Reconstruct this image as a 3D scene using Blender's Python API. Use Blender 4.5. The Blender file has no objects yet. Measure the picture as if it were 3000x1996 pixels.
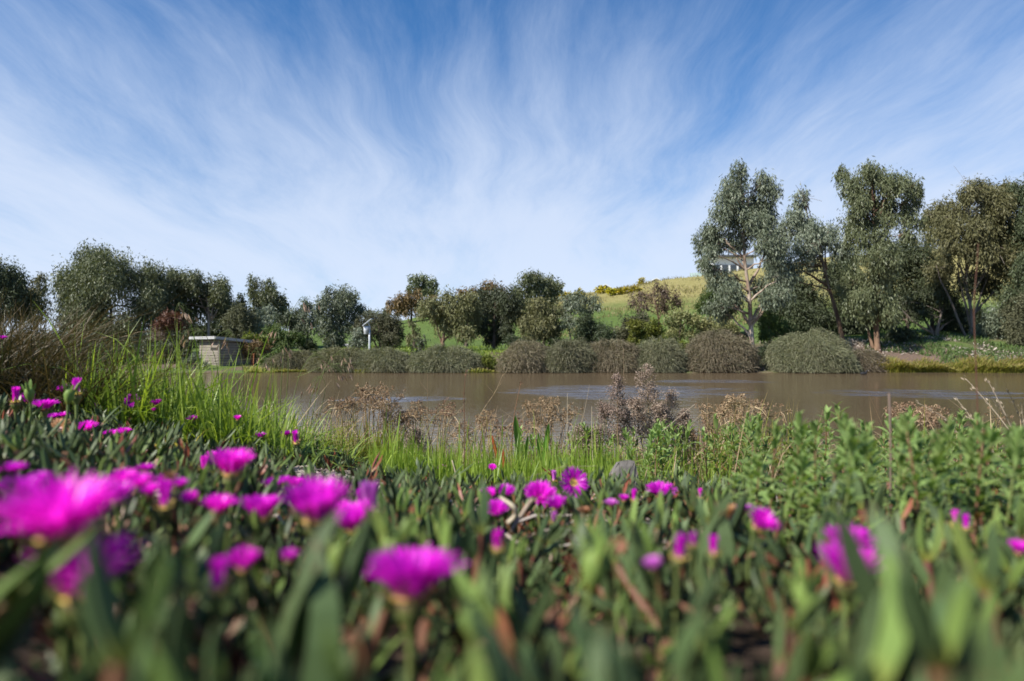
import bpy, math, random
import numpy as np
from mathutils import Matrix, Vector, Euler

R = np.random.default_rng(7)
random.seed(7)
SC = bpy.context.scene
COL = SC.collection
rad = math.radians

# ------------------------------------------------------------------ camera
CAM_Z = 1.6
FPX, HOR = 683.0, 348.0            # focal length and horizon row in the 1024 px frame
cam_d = bpy.data.cameras.new("camera")
cam = bpy.data.objects.new("camera", cam_d)
COL.objects.link(cam)
cam.location = (0, 0, CAM_Z)
cam.rotation_euler = (rad(90), 0, 0)
cam_d.sensor_width = 36
cam_d.lens = 36 * FPX / 1024
cam_d.shift_y = (HOR - 340.5) / 1024
cam_d.clip_start = 0.01
cam_d.clip_end = 3000
cam_d.dof.use_dof = True
cam_d.dof.focus_distance = 4.2
cam_d.dof.aperture_fstop = 3.2
cam_d.dof.aperture_blades = 9
SC.camera = cam

# ------------------------------------------------------------------ sun and sky
SUN_TO = Vector((-0.64, -0.40, 0.66)).normalized()
sun_d = bpy.data.lights.new("sun", "SUN")
sun_d.energy = 5.0
sun_d.angle = rad(0.6)
sun_d.color = (1.0, 0.95, 0.87)
sun = bpy.data.objects.new("sun", sun_d)
COL.objects.link(sun)
sun.rotation_euler = SUN_TO.to_track_quat("Z", "Y").to_euler()

SC.view_settings.view_transform = "Standard"
SC.view_settings.look = "None"
SC.view_settings.exposure = 0.68
SC.view_settings.gamma = 1.0
SC.view_settings.use_curve_mapping = False
SC.cycles.use_denoising = True
SC.cycles.denoising_prefilter = "ACCURATE"
SC.cycles.max_bounces = 6
SC.cycles.diffuse_bounces = 3
SC.cycles.glossy_bounces = 3
SC.cycles.transmission_bounces = 4
SC.cycles.caustics_reflective = False


class NT:
    """tiny helper for building node trees"""
    def __init__(self, tree):
        self.t = tree
        self.n = tree.nodes
        self.n.clear()

    def new(self, kind, **kw):
        nd = self.n.new(kind)
        for a, b in kw.items():
            setattr(nd, a, b)
        return nd

    def put(self, nd, key, val):
        if hasattr(val, "is_output"):
            self.t.links.new(val, nd.inputs[key])
        else:
            nd.inputs[key].default_value = val

    def math(self, op, a, b=0.0, c=0.0, clamp=False):
        nd = self.new("ShaderNodeMath", operation=op, use_clamp=clamp)
        for i, v in enumerate((a, b, c)):
            self.put(nd, i, v)
        return nd.outputs[0]

    def mix(self, f, a, b, blend="MIX"):
        nd = self.new("ShaderNodeMix", data_type="RGBA", blend_type=blend)
        self.put(nd, 0, f)
        for key, v in ((6, a), (7, b)):
            if isinstance(v, tuple) and len(v) == 3:
                v = (*v, 1)
            self.put(nd, key, v)
        return nd.outputs[2]

    def noise(self, vec, scale, detail=4, rough=0.55, dist=0.0):
        nd = self.new("ShaderNodeTexNoise")
        self.put(nd, "Vector", vec)
        nd.inputs["Scale"].default_value = scale
        nd.inputs["Detail"].default_value = detail
        nd.inputs["Roughness"].default_value = rough
        nd.inputs["Distortion"].default_value = dist
        return nd.outputs[0]

    def ramp(self, x, a, b):
        nd = self.new("ShaderNodeMapRange", interpolation_type="SMOOTHSTEP")
        self.put(nd, 0, x)
        nd.inputs[1].default_value = a
        nd.inputs[2].default_value = b
        return nd.outputs[0]

    def mapping(self, vec, loc=(0, 0, 0), rot=(0, 0, 0), scale=(1, 1, 1)):
        nd = self.new("ShaderNodeMapping")
        self.put(nd, 0, vec)
        nd.inputs[1].default_value = loc
        nd.inputs[2].default_value = rot
        nd.inputs[3].default_value = scale
        return nd.outputs[0]


def make_world():
    w = bpy.data.worlds.new("World")
    SC.world = w
    w.use_nodes = True
    N = NT(w.node_tree)
    sky = N.new("ShaderNodeTexSky", sky_type="NISHITA")
    sky.sun_disc = False
    sky.sun_elevation = math.asin(SUN_TO.z)
    sky.sun_rotation = math.atan2(SUN_TO.x, SUN_TO.y)
    sky.altitude = 50
    sky.air_density = 1.0
    sky.dust_density = 0.6
    sky.ozone_density = 2.2
    tc = N.new("ShaderNodeTexCoord")
    sep = N.new("ShaderNodeSeparateXYZ")
    N.put(sep, 0, tc.outputs["Generated"])
    x, y, z = sep.outputs
    zc = N.math("ADD", N.math("MAXIMUM", z, 0.0), 0.22)
    comb = N.new("ShaderNodeCombineXYZ")
    N.put(comb, 0, N.math("DIVIDE", x, zc))
    N.put(comb, 1, N.math("DIVIDE", y, zc))
    P = comb.outputs[0]
    # slow bending of the streaks
    wn = N.new("ShaderNodeTexNoise")
    N.put(wn, "Vector", P)
    wn.inputs["Scale"].default_value = 0.55
    wn.inputs["Detail"].default_value = 3
    va = N.new("ShaderNodeVectorMath", operation="SUBTRACT")
    N.put(va, 0, wn.outputs["Color"])
    va.inputs[1].default_value = (0.5, 0.5, 0.5)
    vs = N.new("ShaderNodeVectorMath", operation="SCALE")
    N.put(vs, 0, va.outputs[0])
    vs.inputs["Scale"].default_value = 1.0
    vv = N.new("ShaderNodeVectorMath", operation="ADD")
    N.put(vv, 0, P)
    N.put(vv, 1, vs.outputs[0])
    PW = vv.outputs[0]
    big = N.noise(N.mapping(P, loc=SKY["big_loc"], scale=(0.9, 0.6, 1)), 1.0, 3, 0.5)
    st1 = N.noise(N.mapping(PW, loc=SKY["st_loc"], rot=(0, 0, rad(-48)), scale=(2.2, 0.55, 1)), 1.0, 9, 0.60)
    st2 = N.noise(N.mapping(PW, loc=(7.7, 3.1, 4), rot=(0, 0, rad(38)), scale=(3.4, 0.8, 1)), 1.0, 9, 0.64)
    fine = N.noise(N.mapping(PW, rot=(0, 0, rad(-20)), scale=(9, 2.2, 1)), 1.6, 10, 0.72)
    st3 = N.noise(N.mapping(PW, loc=(2.0, 5.5, 1), rot=(0, 0, rad(78)), scale=(1.9, 0.5, 1)), 1.0, 9, 0.62)
    s = N.math("MULTIPLY_ADD", big, 0.80, N.math("MULTIPLY", st1, 0.58))
    s = N.math("MULTIPLY_ADD", st3, 0.50, s)
    s = N.math("MULTIPLY_ADD", st2, 0.44, s)
    s = N.math("MULTIPLY_ADD", fine, 0.30, s)
    low = N.math("POWER", N.math("SUBTRACT", 1.0, N.math("MAXIMUM", z, 0.0)), 3.0)
    s = N.math("MULTIPLY_ADD", N.math("MINIMUM", low, 0.56), SKY["low"], s)
    dens = N.ramp(s, SKY["a"], SKY["b"])
    dens = N.math("MULTIPLY", dens, SKY["max"])
    cloud = N.mix(low, SKY["cloud_hi"], SKY["cloud_lo"])
    tint = N.mix(1.0, sky.outputs[0], SKY["tint"], "MULTIPLY")
    col = N.mix(dens, tint, cloud)
    bg = N.new("ShaderNodeBackground")
    N.put(bg, 0, col)
    bg.inputs[1].default_value = 0.12
    out = N.new("ShaderNodeOutputWorld")
    N.t.links.new(bg.outputs[0], out.inputs[0])


SKY = dict(big_loc=(3.3, 1.2, 0), st_loc=(1.1, 0.4, 2), low=1.60, a=1.36, b=2.28, max=0.93,
           cloud_hi=(3.0, 3.6, 4.75), cloud_lo=(4.1, 4.6, 5.5), tint=(0.15, 0.47, 0.74))
make_world()

# ------------------------------------------------------------------ helpers: placement
K = 1024 / 2357.0                       # photograph notes were taken on a 2357 px wide view


def WX(vx, Y):
    return (vx * K - 512) / FPX * Y


def WZ(vy, Y):
    return CAM_Z - (vy * K - HOR) / FPX * Y


def sstep(a, b, x):
    t = np.clip((np.asarray(x, float) - a) / (b - a), 0, 1)
    return t * t * (3 - 2 * t)


def wob(x, y, f, seed=0.0):
    return (np.sin(x * f + 1.3 * np.sin(y * f * 0.7 + seed)) + np.sin(y * f * 1.3 + 1.7 * np.sin(x * f * 0.6 + 2 + seed))) * 0.5


AX = np.array([-400, -120, -60, -35, -30, -20, -8, 10, 20, 29, 38, 46, 56, 102, 400.0])
AZ = np.array([3.0, 3.0, 4.0, 5.5, 6.6, 7.3, 9.5, 11.6, 12.2, 13.6, 14.6, 16.0, 17.6, 21, 24.0])


def shore(X):
    return 44.5 + 0.4 * np.sin(X * 0.35) + 0.3 * np.sin(X * 0.9 + 1)


def terrain(X, Y):
    X = np.asarray(X, float)
    Y = np.asarray(Y, float)
    # near bank, seen from just above it
    rise = 0.13 * np.power(np.maximum(-X, 0), 1.3)
    rise = np.minimum(rise, 0.62) * (1 - sstep(3.5, 9, Y))
    g = 0.14 + 0.16 * np.maximum(Y, -1.5) + 0.13 * np.power(np.maximum(Y - 3.0, 0), 1.5) - rise
    near = 1.6 - g + 0.012 * wob(X, Y, 9.0) + 0.03 * wob(X, Y, 2.3, 1.0) * sstep(1.2, 3, Y)
    near = np.maximum(near, -0.8)
    # far bank and hill
    s = Y - shore(X)
    right = sstep(12, 26, X)
    left = sstep(-13, -19, X)
    bank = (0.10 + 0.0 * X) * sstep(0, 0.5, s) + sstep(0.3, 9 + 8 * left, s) * (1.15 + 0.9 * right - 0.45 * left)
    hill = (np.interp(X, AX, AZ) - 1.3) * sstep(48, 132, Y + 0 * X) + 0.0 * X
    hill = hill * (0.85 + 0.15 * sstep(46, 100, Y))
    far = np.where(s < 0, np.maximum(-0.8, s * 0.35), bank + hill + 0.10 * wob(X, Y, 0.45) * sstep(1, 6, s) + 0.25 * wob(X, Y, 0.11) * sstep(6, 30, s))
    z = np.where(Y < 22, near, far)
    side = sstep(75, 120, np.abs(X)) * sstep(0, 12, Y) * (1 - sstep(40, 50, Y))
    return z * (1 - side) + np.maximum(z, 1.2) * side


def ground_at(x, y):
    return float(terrain(x, y))


def solve_Y(vx, vy, y0=44.0, y1=134.0):
    """where the ground meets this line of sight"""
    Y = np.arange(y0, y1, 0.25)
    d = terrain(WX(vx, Y), Y) - WZ(vy, Y)
    i = np.argmax(d > 0)
    return float(Y[i]) if d.max() > 0 else y1


# ------------------------------------------------------------------ helpers: meshes
def mesh_data(name, V, F, mat=None, attrs=None, smooth=False):
    """V (n,3); F one (m,k) array or a list of them"""
    if not isinstance(F, (list, tuple)):
        F = [F]
    F = [np.asarray(f, np.int32) for f in F if len(f)]
    me = bpy.data.meshes.new(name)
    V = np.asarray(V, np.float32)
    me.vertices.add(len(V))
    me.vertices.foreach_set("co", V.ravel())
    loops = np.concatenate([f.ravel() for f in F])
    tot = np.concatenate([np.full(len(f), f.shape[1], np.int32) for f in F])
    start = np.concatenate([[0], np.cumsum(tot)[:-1]]).astype(np.int32)
    me.loops.add(len(loops))
    me.loops.foreach_set("vertex_index", loops)
    me.polygons.add(len(tot))
    me.polygons.foreach_set("loop_start", start)
    me.polygons.foreach_set("loop_total", tot)
    me.polygons.foreach_set("use_smooth", np.full(len(tot), smooth, bool))
    for k, a in (attrs or {}).items():
        at = me.attributes.new(k, "FLOAT", "POINT")
        at.data.foreach_set("value", np.asarray(a, np.float32))
    if mat:
        me.materials.append(mat)
    me.update(calc_edges=True)
    return me


class Geo:
    """collects vertices, faces and the attributes t (along) and rnd (per piece)"""
    def __init__(self):
        self.V, self.F, self.T, self.Rn, self.n = [], [], [], [], 0

    def add(self, V, F, t=None, rnd=None):
        V = np.asarray(V, float).reshape(-1, 3)
        n = len(V)
        self.V.append(V)
        for f in (F if isinstance(F, (list, tuple)) else [F]):
            f = np.asarray(f)
            if len(f):
                self.F.append(f + self.n)
        self.T.append(np.zeros(n) if t is None else np.broadcast_to(t, (n,)))
        self.Rn.append(np.full(n, R.random()) if rnd is None else np.broadcast_to(rnd, (n,)))
        self.n += n
        return self

    def ribbons(self, P, W, side, rnd=None):
        """P (n,s,3) centre lines, W (n,s) half widths, side (n,3) or (n,s,3)"""
        P = np.asarray(P, float)
        n, s, _ = P.shape
        side = np.asarray(side, float)
        if side.ndim == 2:
            side = side[:, None, :]
        W = np.broadcast_to(W, (n, s))
        A = P - side * W[..., None]
        B = P + side * W[..., None]
        V = np.stack([A, B], 2).reshape(-1, 3)
        base = (np.arange(n) * s * 2)[:, None] + (np.arange(s - 1) * 2)[None]
        f = np.stack([base, base + 1, base + 3, base + 2], -1).reshape(-1, 4)
        t = np.tile(np.repeat(np.linspace(0, 1, s), 2), n)
        rr = R.random(n) if rnd is None else np.broadcast_to(rnd, (n,))
        return self.add(V, f, t, np.repeat(rr, s * 2))

    def tubes(self, P, Rr, k=5, rnd=None, cap=False):
        P = np.asarray(P, float)
        if P.ndim == 2:
            P = P[None]
        n, s, _ = P.shape
        Rr = np.broadcast_to(np.asarray(Rr, float), (n, s))
        T = np.gradient(P, axis=1)
        T /= np.linalg.norm(T, axis=2, keepdims=True) + 1e-9
        vert = np.abs(T[:, :, 2].mean(1)) > 0.75
        ref = np.where(vert[:, None], np.array([[1.0, 0.1, 0]]), np.array([[0.05, 0.05, 1.0]]))[:, None, :]
        U = np.cross(T, ref)
        U /= np.linalg.norm(U, axis=2, keepdims=True) + 1e-9
        Wv = np.cross(T, U)
        a = np.arange(k) * 2 * np.pi / k
        ring = P[:, :, None] + Rr[..., None, None] * (U[:, :, None] * np.cos(a)[:, None] + Wv[:, :, None] * np.sin(a)[:, None])
        V = ring.reshape(-1, 3)
        i = np.arange(n)[:, None, None] * s * k
        j = np.arange(s - 1)[None, :, None] * k
        q = np.arange(k)[None, None]
        q2 = (q + 1) % k
        f = np.stack([i + j + q, i + j + q2, i + j + k + q2, i + j + k + q], -1).reshape(-1, 4)
        t = np.tile(np.repeat(np.linspace(0, 1, s), k), n)
        rr = R.random(n) if rnd is None else np.broadcast_to(rnd, (n,))
        fs = [f]
        if cap:
            fs.append((np.arange(n)[:, None] * s * k + (s - 1) * k + np.arange(k)[None]))
        return self.add(V, fs, t, np.repeat(rr, s * k))

    def cards(self, C, D, S, L, W, rnd=None):
        """diamond shaped leaves: centre base C, direction D, side S, length L, half width W"""
        C = np.asarray(C, float)
        n = len(C)
        L = np.broadcast_to(L, (n,))[:, None]
        W = np.broadcast_to(W, (n,))[:, None]
        V = np.stack([C, C + D * L * 0.45 + S * W, C + D * L, C + D * L * 0.45 - S * W], 1).reshape(-1, 3)
        f = np.arange(n * 4).reshape(-1, 4)
        rr = R.random(n) if rnd is None else np.broadcast_to(rnd, (n,))
        return self.add(V, f, np.tile([0, 0.5, 1, 0.5], n), np.repeat(rr, 4))

    def box(self, c, size, rot=None, rnd=None):
        sx, sy, sz = np.array(size) / 2
        V = np.array([[x, y, z] for x in (-sx, sx) for y in (-sy, sy) for z in (-sz, sz)])
        if rot is not None:
            V = V @ np.array(rot).T
        f = np.array([[0, 1, 3, 2], [4, 6, 7, 5], [0, 4, 5, 1], [2, 3, 7, 6], [0, 2, 6, 4], [1, 5, 7, 3]])
        return self.add(V + np.array(c), f, None, rnd)

    def arrays(self):
        return np.concatenate(self.V), self.F, np.concatenate(self.T), np.concatenate(self.Rn)

    def mesh(self, name, mat, smooth=False, origin=None):
        V = np.concatenate(self.V)
        if origin is not None:
            V = V - np.array(origin)
        return mesh_data(name, V, self.F, mat, {"t": np.concatenate(self.T), "rnd": np.concatenate(self.Rn)}, smooth)


def unit(n, rng=None):
    v = R.normal(size=(n, 3))
    return v / np.linalg.norm(v, axis=1, keepdims=True)


def norm(v):
    return v / (np.linalg.norm(v, axis=-1, keepdims=True) + 1e-9)


def rotz(a):
    c, s = math.cos(a), math.sin(a)
    return np.array([[c, -s, 0], [s, c, 0], [0, 0, 1.0]])


def tag(o, label=None, cat=None, group=None, kind=None):
    if label: o["label"] = label
    if cat: o["category"] = cat
    if group: o["group"] = group
    if kind: o["kind"] = kind
    return o


def link(name, me, parent=None, **kw):
    o = bpy.data.objects.new(name, me)
    COL.objects.link(o)
    if parent is not None:
        o.parent = parent
    return tag(o, **kw)


def thing(name, label, cat, loc, group=None):
    o = bpy.data.objects.new(name, None)
    COL.objects.link(o)
    o.location = loc
    o.empty_display_size = 0.05
    return tag(o, label, cat, group)


def copy_tree(root, label=None, group=None):
    c = root.copy()
    COL.objects.link(c)
    if label: c["label"] = label
    if group: c["group"] = group
    for ch in list(root.children):
        d = ch.copy()
        COL.objects.link(d)
        d.parent = c
        for g in list(ch.children):
            e = g.copy()
            COL.objects.link(e)
            e.parent = d
    return c


# ------------------------------------------------------------------ materials
def leaf_mat(name, ca, cb, base=None, tip=None, trans=0.3, rough=0.55, spec=0.3, trans_col=None, b0=0.0, b1=0.35, t0=0.75, t1=1.0, tipf=0.8):
    m = bpy.data.materials.new(name)
    m.use_nodes = True
    N = NT(m.node_tree)
    rn = N.new("ShaderNodeAttribute", attribute_name="rnd").outputs["Fac"]
    tt = N.new("ShaderNodeAttribute", attribute_name="t").outputs["Fac"]
    oi = N.new("ShaderNodeObjectInfo").outputs["Random"]
    col = N.mix(rn, ca, cb)
    if tip:
        col = N.mix(N.math("MULTIPLY", N.ramp(tt, t0, t1), tipf), col, tip)
    if base:
        col = N.mix(N.ramp(tt, b0, b1), base, col)
    hs = N.new("ShaderNodeHueSaturation")
    N.put(hs, "Value", N.math("MULTIPLY_ADD", oi, 0.35, 0.82))
    N.put(hs, "Hue", N.math("MULTIPLY_ADD", oi, 0.02, 0.49))
    N.put(hs, "Color", col)
    col = hs.outputs[0]
    pb = N.new("ShaderNodeBsdfPrincipled")
    N.put(pb, "Base Color", col)
    pb.inputs["Roughness"].default_value = rough
    pb.inputs["Specular IOR Level"].default_value = spec
    sh = pb.outputs[0]
    if trans > 0:
        tr = N.new("ShaderNodeBsdfTranslucent")
        N.put(tr, 0, N.mix(1.0, col, trans_col or (1.25, 1.25, 0.6), "MULTIPLY"))
        mx = N.new("ShaderNodeMixShader")
        mx.inputs[0].default_value = trans
        N.t.links.new(sh, mx.inputs[1])
        N.t.links.new(tr.outputs[0], mx.inputs[2])
        sh = mx.outputs[0]
    out = N.new("ShaderNodeOutputMaterial")
    N.t.links.new(sh, out.inputs[0])
    return m


def noise_mat(name, ca, cb, scale=5.0, rough=0.8, bump=0.3, stretch=(1, 1, 1), detail=5, lo=0.35, hi=0.65, spec=0.3, third=None, metal=0.0, bdist=0.02):
    m = bpy.data.materials.new(name)
    m.use_nodes = True
    N = NT(m.node_tree)
    tc = N.new("ShaderNodeTexCoord").outputs["Object"]
    mp = N.mapping(tc, scale=stretch)
    n1 = N.noise(mp, scale, detail, 0.6)
    col = N.mix(N.ramp(n1, lo, hi), ca, cb)
    if third:
        n2 = N.noise(mp, scale * 0.43, 4, 0.6, 0.5)
        col = N.mix(N.ramp(n2, 0.52, 0.66), col, third)
    pb = N.new("ShaderNodeBsdfPrincipled")
    N.put(pb, "Base Color", col)
    pb.inputs["Roughness"].default_value = rough
    pb.inputs["Specular IOR Level"].default_value = spec
    pb.inputs["Metallic"].default_value = metal
    if bump:
        b = N.new("ShaderNodeBump")
        b.inputs["Strength"].default_value = bump
        b.inputs["Distance"].default_value = bdist
        N.put(b, "Height", N.noise(mp, scale * 2.5, 6, 0.65))
        N.t.links.new(b.outputs[0], pb.inputs["Normal"])
    out = N.new("ShaderNodeOutputMaterial")
    N.t.links.new(pb.outputs[0], out.inputs[0])
    return m


M = {}
M["gum_grey"] = leaf_mat("grey gum leaf", (0.092, 0.116, 0.071), (0.189, 0.212, 0.142), trans=0.18, rough=0.5, spec=0.4)
M["gum_silver"] = leaf_mat("silver gum leaf", (0.120, 0.150, 0.100), (0.219, 0.244, 0.177), trans=0.15, rough=0.5, spec=0.4)
M["gum_green"] = leaf_mat("green gum leaf", (0.084, 0.099, 0.044), (0.158, 0.176, 0.088), trans=0.2, rough=0.5, spec=0.4)
M["gum_olive"] = leaf_mat("olive gum leaf", (0.106, 0.110, 0.044), (0.194, 0.187, 0.087), trans=0.2, rough=0.55)
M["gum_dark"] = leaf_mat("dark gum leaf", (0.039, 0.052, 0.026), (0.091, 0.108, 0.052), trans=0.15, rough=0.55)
M["gum_bronze"] = leaf_mat("bronze gum leaf", (0.126, 0.081, 0.035), (0.192, 0.127, 0.061), trans=0.2)
M["casuarina"] = leaf_mat("she-oak needle", (0.073, 0.077, 0.040), (0.131, 0.131, 0.071), trans=0.15, rough=0.7)
M["wattle"] = leaf_mat("wattle leaf", (0.070, 0.100, 0.020), (0.200, 0.210, 0.030), trans=0.25)
M["wattle_cream"] = leaf_mat("cream wattle leaf", (0.085, 0.110, 0.040), (0.330, 0.310, 0.140), trans=0.2)
M["broom"] = leaf_mat("yellow broom", (0.090, 0.110, 0.015), (0.520, 0.400, 0.015), trans=0.2)
M["shrub_green"] = leaf_mat("green shrub leaf", (0.047, 0.080, 0.021), (0.109, 0.155, 0.041), trans=0.25)
M["shrub_dark"] = leaf_mat("dark shrub leaf", (0.035, 0.050, 0.025), (0.083, 0.101, 0.048), trans=0.15)
M["red_leaf"] = leaf_mat("rusty red leaf", (0.090, 0.040, 0.026), (0.170, 0.075, 0.045), trans=0.2)
M["dry_pale"] = leaf_mat("dry pale leaf", (0.200, 0.150, 0.110), (0.340, 0.270, 0.210), trans=0.15)
M["bronze_bare"] = leaf_mat("sparse bronze leaf", (0.095, 0.070, 0.045), (0.165, 0.120, 0.080), trans=0.15)
M["reed_grey"] = leaf_mat("grey green lignum stem", (0.120, 0.131, 0.074), (0.230, 0.227, 0.133), base=(0.12, 0.125, 0.045), b0=0.1, b1=0.5, tip=(0.125, 0.105, 0.075), t0=0.6, t1=1.0, tipf=0.6, trans=0.25, rough=0.7)
M["reed_brown"] = leaf_mat("brown lignum stem", (0.14, 0.128, 0.08), (0.235, 0.2, 0.135), base=(0.11, 0.11, 0.045), b0=0.1, b1=0.5, tip=(0.155, 0.115, 0.080), t0=0.5, t1=1.0, tipf=0.7, trans=0.25, rough=0.7)
M["reed_olive"] = leaf_mat("olive lignum stem", (0.116, 0.116, 0.058), (0.218, 0.211, 0.116), base=(0.11, 0.12, 0.04), tip=(0.13, 0.115, 0.075), t0=0.6, tipf=0.5, trans=0.25, rough=0.7)
M["grass"] = leaf_mat("green grass blade", (0.134, 0.207, 0.028), (0.302, 0.381, 0.067), base=(0.16, 0.19, 0.06), b0=0, b1=0.25, trans=0.42, rough=0.45, spec=0.4, trans_col=(1.3, 1.3, 0.5))
M["grass_yellow"] = leaf_mat("yellow green sedge blade", (0.150, 0.180, 0.025), (0.300, 0.290, 0.050), trans=0.35, tip=(0.32, 0.22, 0.09), t0=0.7)
M["grass_gold"] = leaf_mat("yellowed grass blade", (0.450, 0.360, 0.040), (0.560, 0.420, 0.060), trans=0.35, tip=(0.4, 0.2, 0.05), t0=0.7)
M["straw"] = leaf_mat("dry straw stem", (0.220, 0.150, 0.080), (0.400, 0.300, 0.180), trans=0.1, rough=0.6)
M["pale_straw"] = leaf_mat("bleached stem", (0.33, 0.26, 0.18), (0.45, 0.37, 0.27), trans=0.05, rough=0.6)
M["tussock"] = leaf_mat("tan tussock blade", (0.026, 0.04, 0.016), (0.15, 0.105, 0.05), trans=0.15, tip=(0.26, 0.18, 0.08), t0=0.5, tipf=0.35)
M["seed_brown"] = leaf_mat("brown seed head", (0.155, 0.108, 0.085), (0.35, 0.26, 0.21), trans=0.1, rough=0.8)
M["sedge_head"] = leaf_mat("rusty sedge head", (0.170, 0.100, 0.055), (0.360, 0.250, 0.160), trans=0.1, rough=0.8)
M["spikelet"] = leaf_mat("brome spikelet", (0.250, 0.150, 0.110), (0.420, 0.300, 0.220), trans=0.2, rough=0.7)
M["green_stem"] = leaf_mat("green stem", (0.110, 0.140, 0.040), (0.160, 0.200, 0.060), trans=0.1)
M["red_stem"] = leaf_mat("reddish stem", (0.120, 0.055, 0.032), (0.170, 0.090, 0.050), trans=0.0, rough=0.6)
M["herb"] = leaf_mat("herb leaf", (0.147, 0.224, 0.061), (0.277, 0.366, 0.124), trans=0.35, rough=0.5, trans_col=(1.2, 1.25, 0.55))
M["herb_old"] = leaf_mat("old herb leaf", (0.150, 0.080, 0.035), (0.260, 0.150, 0.060), trans=0.3)
M["dock"] = leaf_mat("dock leaf", (0.110, 0.240, 0.030), (0.160, 0.300, 0.050), trans=0.35)
M["dock_red"] = leaf_mat("orange dying leaf", (0.420, 0.100, 0.030), (0.480, 0.150, 0.050), trans=0.3, trans_col=(1.2, 1, 0.8))
M["ice_leaf"] = leaf_mat("ice plant leaf", (0.034, 0.068, 0.026), (0.128, 0.175, 0.066), base=(0.16, 0.17, 0.035), b0=0.0, b1=0.3, tip=(0.16, 0.06, 0.04), t0=0.9, t1=1.0, tipf=0.6, trans=0.12, rough=0.5, spec=0.25, trans_col=(1.3, 1.4, 0.5))
M["ice_leaf_fresh"] = leaf_mat("fresh ice plant leaf", (0.114, 0.180, 0.041), (0.198, 0.270, 0.066), base=(0.20, 0.21, 0.04), b0=0, b1=0.35, trans=0.14, rough=0.55, spec=0.2, trans_col=(1.3, 1.4, 0.5))
M["ice_leaf_red"] = leaf_mat("reddened ice plant leaf", (0.200, 0.055, 0.035), (0.290, 0.110, 0.060), base=(0.20, 0.12, 0.04), trans=0.08, rough=0.4)
M["ice_stem"] = leaf_mat("ice plant runner", (0.135, 0.050, 0.034), (0.190, 0.105, 0.050), trans=0.05, rough=0.45)
M["petal"] = leaf_mat("magenta petal", (0.68, 0.012, 0.58), (0.85, 0.035, 0.76), base=(0.66, 0.16, 0.56), b0=0.0, b1=0.30, trans=0.48, rough=0.36, spec=0.55, trans_col=(1.15, 1.0, 1.1))
M["petal_pale"] = leaf_mat("pale magenta petal", (0.640, 0.120, 0.600), (0.720, 0.260, 0.660), base=(0.75, 0.5, 0.62), b0=0.0, b1=0.4, trans=0.35, rough=0.5, trans_col=(1.1, 1.0, 1.1))
M["stamen"] = leaf_mat("yellow stamen", (0.720, 0.520, 0.120), (0.800, 0.660, 0.300), trans=0.2)
M["calyx"] = leaf_mat("fleshy calyx", (0.110, 0.160, 0.045), (0.180, 0.210, 0.060), tip=(0.42, 0.15, 0.16), t0=0.5, t1=1.0, trans=0.1, rough=0.4, spec=0.5)
M["spent"] = leaf_mat("withered petal", (0.330, 0.150, 0.070), (0.460, 0.250, 0.140), trans=0.2, rough=0.8)
M["litter"] = leaf_mat("dry runner", (0.170, 0.130, 0.105), (0.420, 0.360, 0.310), trans=0.0, rough=0.8)
M["litter_red"] = leaf_mat("red brown litter", (0.130, 0.060, 0.035), (0.240, 0.120, 0.070), trans=0.0, rough=0.8)
M["paddock"] = leaf_mat("paddock grass", (0.16, 0.165, 0.048), (0.35, 0.295, 0.135), trans=0.2)
M["bark_pale"] = noise_mat("pale gum bark", (0.42, 0.35, 0.28), (0.20, 0.13, 0.09), 1.6, 0.8, 0.4, (1, 1, 0.35), third=(0.10, 0.065, 0.045))
M["bark_dark"] = noise_mat("dark bark", (0.075, 0.055, 0.042), (0.14, 0.105, 0.08), 3.0, 0.9, 0.5, (1, 1, 0.3))
M["bark_brown"] = noise_mat("brown peeling bark", (0.23, 0.145, 0.09), (0.11, 0.065, 0.045), 1.8, 0.85, 0.5, (1, 1, 0.3), third=(0.36, 0.26, 0.18))
M["bark_grey"] = noise_mat("grey dead wood", (0.24, 0.20, 0.165), (0.13, 0.105, 0.085), 3.0, 0.85, 0.4, (1, 1, 0.3))


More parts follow.
